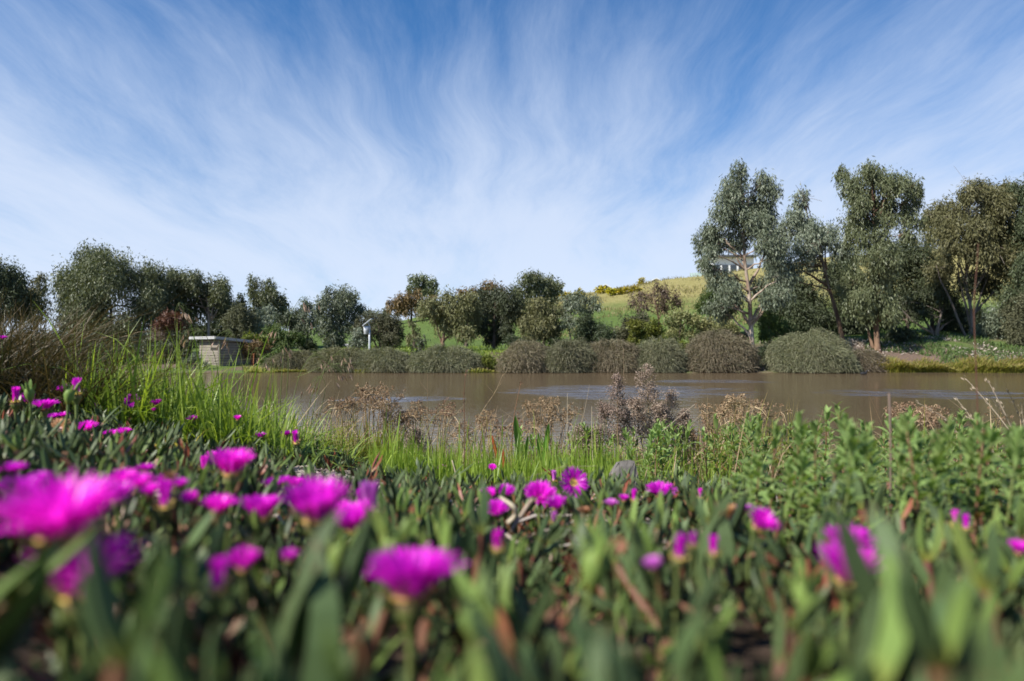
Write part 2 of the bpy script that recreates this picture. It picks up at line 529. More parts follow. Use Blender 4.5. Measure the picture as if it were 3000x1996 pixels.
def ground_mat():
    m = bpy.data.materials.new("bank soil and hill grass")
    m.use_nodes = True
    N = NT(m.node_tree)
    pos = N.new("ShaderNodeNewGeometry").outputs["Position"]
    sep = N.new("ShaderNodeSeparateXYZ")
    N.put(sep, 0, pos)
    n_f = N.noise(pos, 28, 6, 0.7)
    n_m = N.noise(pos, 6, 5, 0.6)
    soil = N.mix(N.ramp(n_f, 0.35, 0.7), (0.032, 0.022, 0.015), (0.125, 0.085, 0.06))
    soil = N.mix(N.ramp(n_m, 0.55, 0.75), soil, (0.10, 0.05, 0.034))
    g1 = N.noise(pos, 0.16, 5, 0.65)
    g2 = N.noise(N.mapping(pos, scale=(1, 2.2, 2.2)), 1.3, 7, 0.75)
    green = N.mix(N.ramp(g2, 0.3, 0.7), (0.070, 0.112, 0.026), (0.128, 0.178, 0.048))
    dry = N.mix(N.ramp(g2, 0.3, 0.72), (0.200, 0.185, 0.058), (0.340, 0.285, 0.125))
    up = N.math("MULTIPLY_ADD", N.math("SUBTRACT", g1, 0.5), 5.0, sep.outputs[2])
    far = N.mix(N.ramp(up, 5.5, 9.5), green, dry)
    earth = N.mix(N.ramp(n_f, 0.35, 0.7), (0.12, 0.082, 0.06), (0.22, 0.16, 0.125))
    e1 = N.noise(pos, 0.21, 4, 0.6, 0.4)
    shoreband = N.math("SUBTRACT", 1.0, N.ramp(sep.outputs[1], 50.0, 57.0))
    far = N.mix(N.math("MULTIPLY", N.ramp(e1, 0.40, 0.52), shoreband), far, earth)
    col = N.mix(N.ramp(sep.outputs[1], 12, 20), soil, far)
    pb = N.new("ShaderNodeBsdfPrincipled")
    N.put(pb, "Base Color", col)
    pb.inputs["Roughness"].default_value = 0.95
    pb.inputs["Specular IOR Level"].default_value = 0.1
    b = N.new("ShaderNodeBump")
    b.inputs["Strength"].default_value = 0.8
    b.inputs["Distance"].default_value = 0.05
    N.put(b, "Height", N.math("ADD", n_f, N.math("MULTIPLY", g2, 3.0)))
    N.t.links.new(b.outputs[0], pb.inputs["Normal"])
    out = N.new("ShaderNodeOutputMaterial")
    N.t.links.new(pb.outputs[0], out.inputs[0])
    return m


def water_mat():
    m = bpy.data.materials.new("muddy pond water")
    m.use_nodes = True
    N = NT(m.node_tree)
    pos = N.new("ShaderNodeNewGeometry").outputs["Position"]
    sep = N.new("ShaderNodeSeparateXYZ")
    N.put(sep, 0, pos)
    w1 = N.noise(N.mapping(pos, rot=(0, 0, rad(6)), scale=(0.9, 2.4, 1)), 1.6, 3, 0.5)
    w2 = N.noise(N.mapping(pos, rot=(0, 0, rad(-9)), scale=(1.2, 3.6, 1)), 4.2, 3, 0.55)
    # wind-ruffled patches lying on the pond
    ruff = 0.0
    edge = N.noise(N.mapping(pos, scale=(0.35, 0.8, 1)), 1.0, 4, 0.6)
    for cx, cy, rx, ry in WATER["patches"]:
        dx = N.math("DIVIDE", N.math("SUBTRACT", sep.outputs[0], cx), rx)
        dy = N.math("DIVIDE", N.math("SUBTRACT", sep.outputs[1], cy), ry)
        d2 = N.math("ADD", N.math("MULTIPLY", dx, dx), N.math("MULTIPLY", dy, dy))
        d2 = N.math("MULTIPLY_ADD", N.math("SUBTRACT", edge, 0.5), 2.4, d2)
        ruff = N.math("ADD", ruff, N.math("SUBTRACT", 1.0, N.ramp(d2, 0.35, 1.15)))
    ruff = N.math("MINIMUM", ruff, 1.0)
    streak = N.noise(N.mapping(pos, rot=(0, 0, rad(-3)), scale=(0.5, 2.1, 1)), 1.0, 4, 0.65)
    ruff = N.math("MULTIPLY", ruff, N.ramp(streak, 0.42, 0.60))
    w3 = N.noise(N.mapping(pos, rot=(0, 0, rad(4)), scale=(0.55, 1.1, 1)), 1.5, 3, 0.6)
    hgt = N.math("MULTIPLY_ADD", w2, 0.35, w1)
    hgt = N.math("MULTIPLY_ADD", N.math("MULTIPLY", ruff, w3), 2.5, hgt)
    b = N.new("ShaderNodeBump")
    N.put(b, "Strength", N.math("MULTIPLY_ADD", ruff, WATER["ruff"], WATER["calm"]))
    b.inputs["Distance"].default_value = 0.10
    N.put(b, "Height", hgt)
    mud = N.new("ShaderNodeBsdfDiffuse")
    n_c = N.noise(N.mapping(pos, scale=(0.05, 0.12, 1)), 1.0, 3, 0.5)
    N.put(mud, 0, N.mix(n_c, WATER["mud_a"], WATER["mud_b"]))
    gl = N.new("ShaderNodeBsdfGlossy")
    N.put(gl, "Roughness", N.math("MULTIPLY_ADD", ruff, 0.24, 0.06))
    N.put(gl, 0, (0.84, 0.82, 0.78, 1))
    N.t.links.new(b.outputs[0], gl.inputs["Normal"])
    fr = N.new("ShaderNodeFresnel")
    fr.inputs[0].default_value = 1.33
    mx = N.new("ShaderNodeMixShader")
    N.put(mx, 0, N.math("MINIMUM", fr.outputs[0], WATER["fmax"]))
    N.t.links.new(mud.outputs[0], mx.inputs[1])
    N.t.links.new(gl.outputs[0], mx.inputs[2])
    out = N.new("ShaderNodeOutputMaterial")
    N.t.links.new(mx.outputs[0], out.inputs[0])
    return m


WATER = dict(patches=((4.4, 25.5, 4.6, 4.2), (14.5, 24.0, 3.6, 2.6), (-3.6, 21.5, 2.0, 1.2), (9.5, 33, 3, 2)), ruff=0.95, calm=0.09, mud_a=(0.118, 0.083, 0.049), mud_b=(0.152, 0.109, 0.066), fmax=0.62)

# ------------------------------------------------------------------ setting
xs = np.unique(np.concatenate([np.linspace(-600, -120, 17), np.linspace(-120, -6, 100), np.linspace(-6, 6, 170), np.linspace(6, 120, 100), np.linspace(120, 600, 17)]))
ys = np.unique(np.concatenate([np.linspace(-600, -4, 25), np.linspace(-4, 0, 25), np.linspace(0, 8, 130), np.linspace(8, 41, 24), np.linspace(41, 62, 60), np.linspace(62, 150, 60), np.linspace(150, 900, 26)]))
gx, gy = np.meshgrid(xs, ys)
gz = terrain(gx, gy)
nx, ny = len(xs), len(ys)
ii = (np.arange(ny - 1)[:, None] * nx + np.arange(nx - 1)[None]).ravel()
link("ground", mesh_data("ground", np.stack([gx, gy, gz], -1).reshape(-1, 3), np.stack([ii, ii + 1, ii + nx + 1, ii + nx], 1), ground_mat(), None, True), kind="structure")
wx = np.linspace(-110, 110, 12)
wy = np.linspace(4, 47, 6)
ax, ay = np.meshgrid(wx, wy)
ii = (np.arange(5)[:, None] * 12 + np.arange(11)[None]).ravel()
link("pond_water", mesh_data("pond_water", np.stack([ax, ay, ax * 0], -1).reshape(-1, 3), np.stack([ii, ii + 1, ii + 13, ii + 12], 1), water_mat()), kind="structure")

# gravel path on the far bank
pc = [(735, 812), (770, 806), (800, 800), (818, 797), (800, 794.5), (768, 793)]
pth = Geo()
pts = []
for vx, vy in pc:
    Yp = solve_Y(vx, vy)
    pts.append((WX(vx, Yp), Yp))
pts = np.array(pts)
tt = np.linspace(0, len(pts) - 1, 40)
cx = np.interp(tt, np.arange(len(pts)), pts[:, 0])
cy = np.interp(tt, np.arange(len(pts)), pts[:, 1])
row = []
for o in (-0.9, -0.3, 0.3, 0.9):
    row.append(np.stack([cx, cy + o, terrain(cx, cy + o) + 0.06], -1))
row = np.stack(row, 1)
ii = (np.arange(39)[:, None] * 4 + np.arange(3)[None]).ravel()
pth.add(row.reshape(-1, 3), np.stack([ii, ii + 1, ii + 5, ii + 4], 1))
link("gravel_path", pth.mesh("gravel_path", noise_mat("path gravel", (0.30, 0.28, 0.27), (0.40, 0.38, 0.36), 8, 0.9, 0.2)), kind="structure")

# ------------------------------------------------------------------ trees and shrubs of the far bank
def bez(a, b, c, d, s):
    t = np.linspace(0, 1, s)[:, None]
    return (1 - t) ** 3 * a + 3 * (1 - t) ** 2 * t * b + 3 * (1 - t) * t * t * c + t ** 3 * d


def tree(name, label, Y, clumps, leaf="gum_grey", bark="bark_dark", trunk=None, r0=0.16, cover=2.6, L=3.2, Wd=0.44, droop=0.9,
         depth=0.8, cat="tree", group=None, bare=0, bare_mat=None, limb=True, fluff=0.19, extra_trunks=(), core=0.0):
    """clumps: (cx, cy, rx, ry) read off the photograph, set at their real size Y metres away with depth of their own"""
    px = Y / FPX                                  # metres per render pixel there
    cl = np.array(clumps, float)
    cl[:, 2:] *= 1.10 if cl[:, 0].mean() > 1600 else 0.95
    cover = cover * 1.35
    xw = WX(cl[:, 0], Y)
    zw = WZ(cl[:, 1], Y)
    rx = cl[:, 2] * K * px
    rz = cl[:, 3] * K * px
    ry = 0.5 * (rx + rz)
    wd = (xw.max() - xw.min()) * 0.5 + rx.mean()
    yo = R.uniform(-1, 1, len(cl)) * np.minimum(wd * 0.55 * depth, 3.0)
    C = np.stack([xw, Y + yo, zw], 1)
    if trunk is None:
        bx = float(np.average(xw, weights=rx * rz))
        bz = ground_at(bx, Y)
        top = np.array([bx + R.uniform(-.3, .3), Y, float(np.average(zw, weights=rx * rz))])
        base = np.array([bx + R.uniform(-.4, .4) * wd * 0.3, Y, bz - 0.15])
        tr = bez(base, base * [.6, .6, .6] + top * [.4, .4, .4] + [R.uniform(-.2, .2) * wd * .3, 0, 0], top * .7 + base * .3, top, 9)
    else:
        q = np.array([[WX(a, Y), Y + (R.uniform(-.15, .15) if i else 0), WZ(b, Y)] for i, (a, b) in enumerate(trunk)])
        q[0, 2] = ground_at(q[0, 0], Y) - 0.15
        t0 = np.linspace(0, len(q) - 1, 14)
        tr = np.stack([np.interp(t0, np.arange(len(q)), q[:, i]) for i in range(3)], 1)
        tr[1:-1] = (tr[:-2] + 2 * tr[1:-1] + tr[2:]) / 4
    root = thing(name, label, cat, tuple(tr[0]), group)
    g = Geo()
    h = np.linspace(0, 1, len(tr))
    rr = r0 * (1 - 0.72 * h)
    rr[0] *= 1.5
    g.tubes(tr, rr, 8)
    for ex in extra_trunks:
        q = np.array([[WX(a, Y), Y + 0.3, WZ(b, Y)] for a, b in ex])
        t0 = np.linspace(0, len(q) - 1, 10)
        e = np.stack([np.interp(t0, np.arange(len(q)), q[:, i]) for i in range(3)], 1)
        e[1:-1] = (e[:-2] + 2 * e[1:-1] + e[2:]) / 4
        e[1:-1] += R.normal(0, 0.04, (len(e) - 2, 3))
        g.tubes(e, r0 * 0.62 * (1 - 0.7 * np.linspace(0, 1, 10)), 6)
    link("trunk", g.mesh("trunk", M[bark], True, tr[0]), root)
    # limbs from the trunk into every clump, twigs into its tufts
    g = Geo()
    tuft_c, tuft_s, tuft_n = [], [], []
    for i in range(len(cl)):
        area = math.pi * cl[i, 2] * cl[i, 3] * K * K
        n = cover * area / (0.5 * L * Wd * 2 * 0.55)
        nt = int(max(6, min(90, area / 8)))
        u = unit(nt)
        rho = (0.30 + 0.78 * R.random(nt) ** 0.65)[:, None]
        tc = C[i] + u * rho * np.array([rx[i], ry[i], rz[i]])
        sig = fluff * (rx[i] + rz[i]) * 0.5 * R.uniform(0.6, 1.25, nt) + 0.05
        wgt = R.uniform(0.4, 1.6, nt)
        tuft_c.append(tc)
        tuft_s.append(sig)
        tuft_n.append(n * wgt / wgt.sum())
        if limb:
            below = np.where(tr[:, 2] < C[i, 2] + 0.2)[0]
            cand = below[-1] if len(below) else 0
            j = int(max(2, min(len(tr) - 1, cand - R.integers(0, 3))))
            a = tr[j]
            dvec = C[i] - a
            ln = np.linalg.norm(dvec)
            b = bez(a, a + dvec * .35 + [0, 0, .05 * ln], a + dvec * .65 + [0, 0, .12 * ln], C[i], 7)
            b[1:-1] += R.normal(0, 0.03 * ln, (5, 3))
            g.tubes(b, rr[j] * 0.55 * (1 - 0.75 * np.linspace(0, 1, 7)) + 0.008, 5)
            m = min(nt, 7)
            mid = C[i] * .75 + a * .25
            Pt = np.stack([bez(mid, mid * .6 + q * .4, mid * .3 + q * .7 + [0, 0, .05], q, 5) for q in tc[:m]])
            Pt[:, 1:4] += R.normal(0, 0.05, (m, 3, 3))
            g.tubes(Pt, np.linspace(max(0.02, r0 * .13), 0.008, 5)[None], 4)
    if g.n:
        link("branches", g.mesh("branches", M[bark], True, tr[0]), root)
    if bare:
        gb = Geo()
        for _ in range(bare):
            i = R.integers(0, len(cl))
            a = tr[R.integers(len(tr) // 3, len(tr) - 1)]
            e = C[i] + unit(1)[0] * np.array([rx[i], ry[i], rz[i]]) * 1.1
            b = bez(a, a * .6 + e * .4 + R.normal(0, .2, 3), a * .25 + e * .75 + R.normal(0, .25, 3), e, 8)
            gb.tubes(b, np.linspace(r0 * .28, 0.012, 8)[None], 5)
            k = 4
            tips = e + R.normal(0, 0.6, (k, 3))
            gb.tubes(np.stack([bez(b[5], b[6], e, q, 5) for q in tips]), np.linspace(0.03, 0.01, 5)[None], 4)
        link("bare_branches", gb.mesh("bare_branches", M[bare_mat or bark], True, tr[0]), root)
    # foliage
    tc = np.concatenate(tuft_c)
    sg = np.concatenate(tuft_s)
    nn = R.poisson(np.concatenate(tuft_n))
    idx = np.repeat(np.arange(len(tc)), nn)
    n = len(idx)
    off = R.normal(size=(n, 3)) * sg[idx][:, None]
    off[:, :2] *= 0.72
    off[:, 2] = off[:, 2] * (0.85 + 0.55 * droop) - 0.35 * droop * sg[idx]
    P = tc[idx] + off
    D = norm(unit(n) * 0.75 + norm(off) * 0.35 + np.array([0, 0, -droop]))
    S = norm(np.cross(D, unit(n)))
    ll = L * px * R.uniform(0.65, 1.35, n)
    g = Geo()
    tuft_tone = R.random(len(tc))
    g.cards(P, D, S, ll, ll * Wd / L, np.clip(tuft_tone[idx] * 0.5 + R.random(n) * 0.5, 0, 1))
    link("crown", g.mesh("crown", M[leaf], False, tr[0]), root, kind="stuff")
    return root


# --- left side
tree("gum_tree", "dark gum tree at the far left edge above the brown tussock", 52, [(0, 630, 32, 34), (18, 655, 34, 40), (-30, 640, 40, 50), (10, 700, 45, 45), (40, 690, 22, 40)], "gum_dark")
tree("gum_tree", "thin open crowned gum between the leftmost dark gum and the big bushy one", 64, [(88, 642, 18, 12), (100, 660, 14, 14), (75, 668, 18, 14), (92, 690, 26, 22), (75, 720, 35, 35)], "gum_olive", cover=1.7)
tree("gum_tree", "big broad bushy gum on the left bank, widest crown left of the bird hide", 56,
     [(205, 597, 42, 32), (165, 632, 42, 36), (255, 607, 50, 30), (305, 625, 50, 35), (340, 650, 36, 40), (150, 680, 34, 46), (200, 660, 60, 46), (265, 660, 60, 50),
      (320, 700, 55, 48), (180, 725, 55, 42), (240, 725, 55, 45), (300, 755, 60, 40), (355, 700, 28, 42), (140, 745, 26, 40)], "gum_green", cover=2.5, trunk=[(262, 825), (260, 760), (255, 700), (245, 640)], r0=0.2, droop=1.0)
tree("gum_tree", "spreading gum with white forked trunks behind the red brown bush", 60,
     [(392, 632, 24, 18), (430, 645, 30, 20), (462, 652, 30, 22), (500, 655, 30, 20), (520, 680, 22, 28), (480, 680, 40, 24), (430, 675, 40, 26), (395, 668, 30, 30), (525, 705, 18, 18), (445, 705, 50, 22), (400, 705, 40, 30), (510, 715, 25, 18)],
     "gum_green", "bark_pale", trunk=[(480, 775), (482, 735), (478, 705), (470, 665)], r0=0.16, extra_trunks=[[(482, 740), (500, 712), (512, 688)], [(480, 730), (462, 700), (448, 668)], [(482, 735), (488, 700), (492, 660)]])
tree("pine_tree", "small dark conical tree between two taller gums behind the bird hide", 66, [(550, 690, 10, 14), (548, 712, 18, 18), (545, 735, 24, 18)], "gum_dark", droop=0.2)
tree("gum_tree", "tall upright gum with two pointed tops behind the bird hide", 68, [(580, 655, 14, 20), (590, 685, 18, 20), (612, 662, 18, 22), (625, 685, 18, 22), (645, 690, 14, 26), (605, 700, 28, 22), (640, 718, 20, 24), (595, 725, 24, 24)], "gum_green", trunk=[(612, 785), (612, 740), (610, 700), (606, 665)])
tree("she_oak", "rounded grey brown she-oak above the bird hide roof", 56, [(530, 735, 20, 24), (560, 722, 20, 22), (572, 745, 22, 24), (545, 760, 28, 22)], "casuarina", cover=3, L=3, Wd=0.35, droop=0.5)
tree("gum_tree", "silvery young gum right of the rounded she-oak", 61, [(605, 720, 20, 18), (622, 745, 22, 22), (596, 750, 18, 22)], "gum_silver")
tree("shrub", "rusty red leaved bush left of the bird hide roof", 54, [(398, 735, 20, 18), (375, 745, 16, 16), (412, 752, 14, 14), (368, 758, 12, 12)], "red_leaf", cat="shrub", droop=0.3, cover=2.2)
tree("shrub", "pale dry brown bush below the rusty red bush", 53.5, [(368, 772, 14, 12), (376, 786, 16, 12)], "dry_pale", cat="shrub", droop=0.2, cover=1.8)
tree("shrub", "dark shrub against the left wall of the bird hide", 52.5, [(405, 790, 30, 26), (385, 815, 30, 24), (420, 820, 26, 24), (360, 815, 25, 25)], "shrub_dark", cat="shrub", droop=0.3)
tree("shrub", "grey green leafy shrub under the big bushy gum", 54, [(320, 795, 32, 22), (350, 785, 20, 20), (300, 820, 36, 24), (340, 825, 30, 20)], "gum_grey", cat="shrub", droop=0.6)
tree("shrub", "dark undershrub between the tussock and the big bushy gum", 52, [(150, 790, 50, 26), (220, 800, 50, 26), (260, 825, 40, 22), (90, 800, 50, 32), (30, 790, 50, 36)], "shrub_dark", cat="shrub", droop=0.3)
tree("shrub", "low grey green bush in front of the bird hide wall", 47.3, [(440, 825, 16, 12), (425, 838, 20, 12), (455, 838, 18, 10), (470, 843, 16, 8)], "gum_grey", cat="shrub", droop=0.0, L=3)
tree("wattle_shrub", "yellow green wattle bush behind the right end of the bird hide", 55, [(625, 768, 22, 16), (650, 772, 22, 16), (675, 780, 22, 16), (640, 790, 40, 14), (610, 785, 20, 16)], "shrub_green", cat="shrub", droop=0.2)
tree("wattle_shrub", "golden flowering bush at the right end of the bird hide roof", 53, [(580, 776, 16, 9), (566, 785, 14, 10), (598, 785, 14, 10)], "wattle", cat="shrub", droop=0.1)
tree("shrub", "orange brown bush beside the rusty posts", 52, [(585, 800, 26, 14), (605, 812, 18, 14), (565, 810, 16, 14)], "gum_bronze", cat="shrub", droop=0.2)
tree("shrub", "dark green low shrub right of the rusty posts", 50, [(612, 830, 18, 10), (632, 828, 20, 12), (650, 815, 18, 16)], "shrub_green", cat="shrub", droop=0.1)
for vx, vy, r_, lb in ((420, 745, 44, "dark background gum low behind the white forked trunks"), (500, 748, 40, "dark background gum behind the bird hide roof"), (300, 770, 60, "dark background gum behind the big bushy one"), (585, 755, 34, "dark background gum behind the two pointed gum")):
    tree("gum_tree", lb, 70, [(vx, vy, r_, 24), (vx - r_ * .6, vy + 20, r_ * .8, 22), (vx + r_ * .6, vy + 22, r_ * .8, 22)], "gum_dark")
# --- middle
tree("gum_tree", "grey gum with thin top left of the path", 66, [(705, 700, 16, 18), (722, 715, 18, 22), (700, 735, 24, 24), (730, 750, 18, 26), (690, 760, 22, 22), (675, 720, 14, 20)], "gum_grey", cover=1.9)
tree("gum_tree", "dense grey green gum standing beside the gravel path", 60, [(765, 678, 22, 20), (790, 675, 24, 18), (812, 685, 18, 18), (755, 705, 22, 24), (785, 705, 30, 24), (815, 712, 18, 24), (760, 738, 24, 24), (790, 742, 22, 28), (765, 770, 22, 24), (785, 780, 16, 14)], "gum_grey", trunk=[(775, 806), (776, 770), (780, 720), (784, 690)])
tree("she_oak", "wide dark she-oak behind the lamp post", 57, [(835, 742, 26, 20), (868, 735, 30, 16), (900, 745, 24, 20), (912, 765, 20, 24), (880, 765, 30, 22), (845, 770, 26, 24), (822, 765, 16, 24), (900, 785, 22, 16)], "casuarina", cover=2.6, L=3, Wd=0.35, droop=0.4, trunk=[(876, 808), (874, 790), (870, 765)], extra_trunks=[[(880, 806), (896, 785), (910, 765)], [(874, 806), (856, 785), (845, 765)]])
tree("shrub", "silver leaved bush just left of the lamp post", 54, [(825, 768, 16, 14), (818, 785, 18, 12), (836, 786, 12, 12)], "gum_silver", cat="shrub", droop=0.3, cover=1.8)
tree("gum_tree", "tall rounded gum standing highest on the hill left of centre", 100, [(955, 648, 15, 14), (973, 640, 15, 11), (990, 652, 16, 16), (965, 660, 22, 12), (1002, 668, 12, 12), (948, 665, 11, 12), (980, 670, 16, 12)], "gum_green", cover=2.6, trunk=[(972, 712), (972, 690), (971, 665)], r0=0.25)
tree("gum_tree", "bronze brown leaved gum below the tall rounded hill gum", 92, [(930, 690, 22, 16), (958, 686, 24, 14), (985, 690, 18, 16), (940, 705, 34, 14), (975, 706, 24, 14), (905, 702, 18, 9), (915, 712, 20, 8)], "gum_bronze", cover=2.6)
tree("gum_tree", "slender young gum on the green slope left of centre", 56, [(948, 745, 12, 10), (960, 765, 14, 12), (945, 778, 16, 12)], "gum_olive", cover=1.3)
tree("shrub", "dark dead twiggy shrub on the slope above the second reed mound", 50, [(970, 785, 14, 14), (958, 800, 14, 12)], "shrub_dark", cat="shrub", cover=1.4)
tree("gum_tree", "olive gum with leaning forked trunk left of the dark gum at centre", 53,
     [(985, 712, 22, 22), (1010, 700, 26, 20), (1040, 690, 28, 22), (1015, 728, 30, 22), (1055, 715, 30, 26), (1080, 690, 20, 24), (1085, 730, 22, 26), (1040, 745, 28, 18), (1075, 762, 26, 18)], "gum_olive", "bark_brown",
     trunk=[(1019, 800), (1020, 775), (1030, 745), (1045, 715)], r0=0.14, extra_trunks=[[(1019, 795), (1006, 765), (1000, 730)], [(1020, 785), (1050, 755), (1072, 730)]])
tree("gum_tree", "bronze tipped gum top standing behind the olive leaning gum", 63, [(1085, 672, 16, 16), (1072, 690, 18, 18), (1062, 675, 12, 12)], "gum_bronze", cover=2.2)
tree("gum_tree", "dark dense gum with bronze top in the centre of the bank", 55,
     [(1110, 690, 22, 22), (1140, 680, 30, 20), (1170, 695, 24, 26), (1120, 720, 28, 24), (1160, 725, 34, 24), (1190, 705, 16, 26), (1110, 750, 22, 20), (1140, 760, 32, 22), (1165, 752, 20, 20), (1130, 780, 24, 12)], "gum_dark", trunk=[(1136, 801), (1138, 770), (1138, 735), (1140, 700)], r0=0.16, extra_trunks=[[(1136, 795), (1115, 775), (1098, 760)], [(1137, 785), (1160, 765), (1178, 740)]])
tree("gum_tree", "orange brown crown rising behind the dark dense centre gum", 66, [(1130, 662, 22, 14), (1155, 672, 20, 14), (1112, 672, 14, 12), (1140, 680, 28, 12)], "gum_bronze", cover=2.4)
tree("gum_tree", "tall broad gum with pale branches right of centre on the skyline", 76, [(1210, 645, 18, 16), (1232, 638, 18, 12), (1258, 645, 22, 16), (1280, 660, 18, 20), (1240, 660, 28, 16), (1215, 668, 20, 14), (1268, 682, 22, 16), (1200, 690, 22, 20), (1190, 670, 14, 18)], "gum_green", "bark_pale", trunk=[(1232, 790), (1236, 730), (1232, 695), (1228, 665)], r0=0.2, bare=3)
tree("gum_tree", "mid green gum below the broad skyline gum", 54, [(1240, 700, 26, 16), (1220, 722, 26, 20), (1258, 722, 28, 20), (1285, 715, 14, 16), (1212, 748, 22, 18), (1245, 752, 30, 20), (1278, 750, 20, 22), (1215, 775, 22, 16), (1260, 778, 30, 14)], "gum_olive", cover=2.3, trunk=[(1250, 802), (1252, 770), (1248, 735), (1245, 710)], r0=0.11)
tree("gum_tree", "open crowned grey gum with slanting stems left of the hill", 58, [(1312, 685, 22, 14), (1340, 680, 24, 12), (1365, 692, 18, 14), (1325, 702, 26, 12), (1300, 715, 16, 16), (1352, 712, 18, 12), (1378, 708, 10, 10), (1305, 740, 16, 18)], "gum_grey", "bark_grey", cover=1.9, trunk=[(1316, 800), (1312, 770), (1308, 740), (1316, 705)], r0=0.10, extra_trunks=[[(1316, 795), (1330, 760), (1345, 715)]])
tree("she_oak", "dark round she-oak in front of the open crowned grey gum", 52, [(1345, 735, 18, 18), (1335, 760, 18, 20), (1365, 755, 22, 20), (1390, 765, 24, 20), (1355, 780, 26, 16), (1400, 782, 20, 14)], "shrub_dark", cover=2.8, L=3, Wd=0.35, droop=0.4)
tree("she_oak", "low grey brown she-oak left of the yellow green wattles", 55, [(1440, 745, 22, 16), (1470, 738, 24, 16), (1490, 750, 18, 16), (1445, 765, 26, 18), (1425, 775, 18, 16)], "casuarina", cover=2.8, L=3, Wd=0.35, droop=0.3)
tree("gum_tree", "sparse bronze leaved tree with bare limbs on the dry hillside", 64, [(1465, 690, 20, 14), (1490, 672, 22, 12), (1518, 662, 18, 9), (1540, 675, 20, 14), (1555, 695, 12, 14), (1515, 685, 24, 12), (1475, 708, 18, 10), (1535, 705, 18, 12)], "bronze_bare", "bark_brown", cover=1.25, trunk=[(1519, 765), (1517, 735), (1512, 710), (1508, 690)], r0=0.13, bare=10, bare_mat="bark_brown")
tree("wattle_shrub", "bright yellow green wattle, left of the pair above the reed mounds", 50, [(1455, 758, 14, 14), (1470, 752, 14, 12), (1462, 775, 18, 14), (1480, 772, 14, 18), (1458, 790, 16, 10)], "wattle", cat="shrub", droop=0.0)
tree("wattle_shrub", "bright yellow green wattle, right of the pair above the reed mounds", 50.6, [(1500, 750, 18, 14), (1515, 762, 16, 16), (1500, 775, 20, 14), (1520, 785, 16, 12)], "wattle", cat="shrub", droop=0.0)
tree("wattle_shrub", "cream flowering wattle with the tallest pale crown", 52, [(1548, 735, 18, 14), (1570, 728, 20, 12), (1590, 740, 16, 16), (1560, 755, 24, 14), (1582, 768, 24, 14), (1548, 778, 18, 14)], "wattle_cream", cat="shrub", droop=0.0)
tree("wattle_shrub", "cream flowering wattle spreading low beneath the tall silver gum", 52.5, [(1618, 750, 18, 12), (1640, 745, 18, 10), (1665, 752, 20, 10), (1630, 768, 26, 12), (1670, 768, 22, 12), (1690, 760, 14, 10)], "wattle_cream", cat="shrub", droop=0.0)
tree("wattle_shrub", "small yellow topped bush tucked between two reed mounds", 46.5, [(1580, 795, 20, 8), (1600, 792, 14, 8)], "wattle", cat="shrub", droop=0.0)
tree("wattle_shrub", "small golden bush in the gap at the waterline", 44.6, [(1125, 826, 12, 7), (1118, 833, 10, 6), (1132, 834, 12, 6)], "wattle", cat="shrub", droop=0.0, limb=False)
tree("shrub", "brown twiggy bush behind the tallest reed mound", 49, [(1690, 785, 22, 14), (1715, 778, 16, 16), (1668, 785, 16, 10)], "bronze_bare", cat="shrub", cover=1.5, bare=4)
# --- yellow broom on the hill crest
for i, (vx, vy, rx_, ry_, lb) in enumerate([
        (1302, 680, 11, 8, "yellow broom bush peeping between gum crowns at the left end of the hill crest"),
        (1332, 676, 12, 8, "yellow broom bush on the crest just above the open crowned grey gum"),
        (1385, 668, 14, 9, "round yellow broom bush, tallest of the crest row"),
        (1408, 673, 16, 8, "yellow broom bush next right of the tallest in the crest row"),
        (1436, 670, 16, 7, "low yellow broom bush in the middle of the crest row"),
        (1462, 666, 14, 6, "low yellow broom bush at the right end of the crest row")]):
    Yb = solve_Y(vx, vy + ry_ * .9, 90, 134)
    tree("broom_bush", lb, Yb, [(vx - rx_ * .5, vy + 1, rx_ * .7, ry_ * .8), (vx + rx_ * .5, vy, rx_ * .7, ry_ * .8), (vx, vy - ry_ * .4, rx_ * .6, ry_ * .6)], "broom", cat="bush", droop=0.0, L=2.6, Wd=0.6, limb=False, group="yellow broom bushes on the hill crest")
tree("gum_tree", "tiny golden tree alone on the bare hill crest", 126, [(1477, 646, 6, 5), (1472, 652, 5, 4), (1481, 651, 5, 4)], "broom", cat="tree", droop=0.0, L=2.4)
tree("shrub", "deep green rounded bush on the hillside left of the tall silver gum", 62, [(1628, 680, 16, 14), (1640, 695, 20, 20), (1622, 705, 16, 14), (1648, 672, 14, 14)], "shrub_green", cat="shrub", droop=0.2)
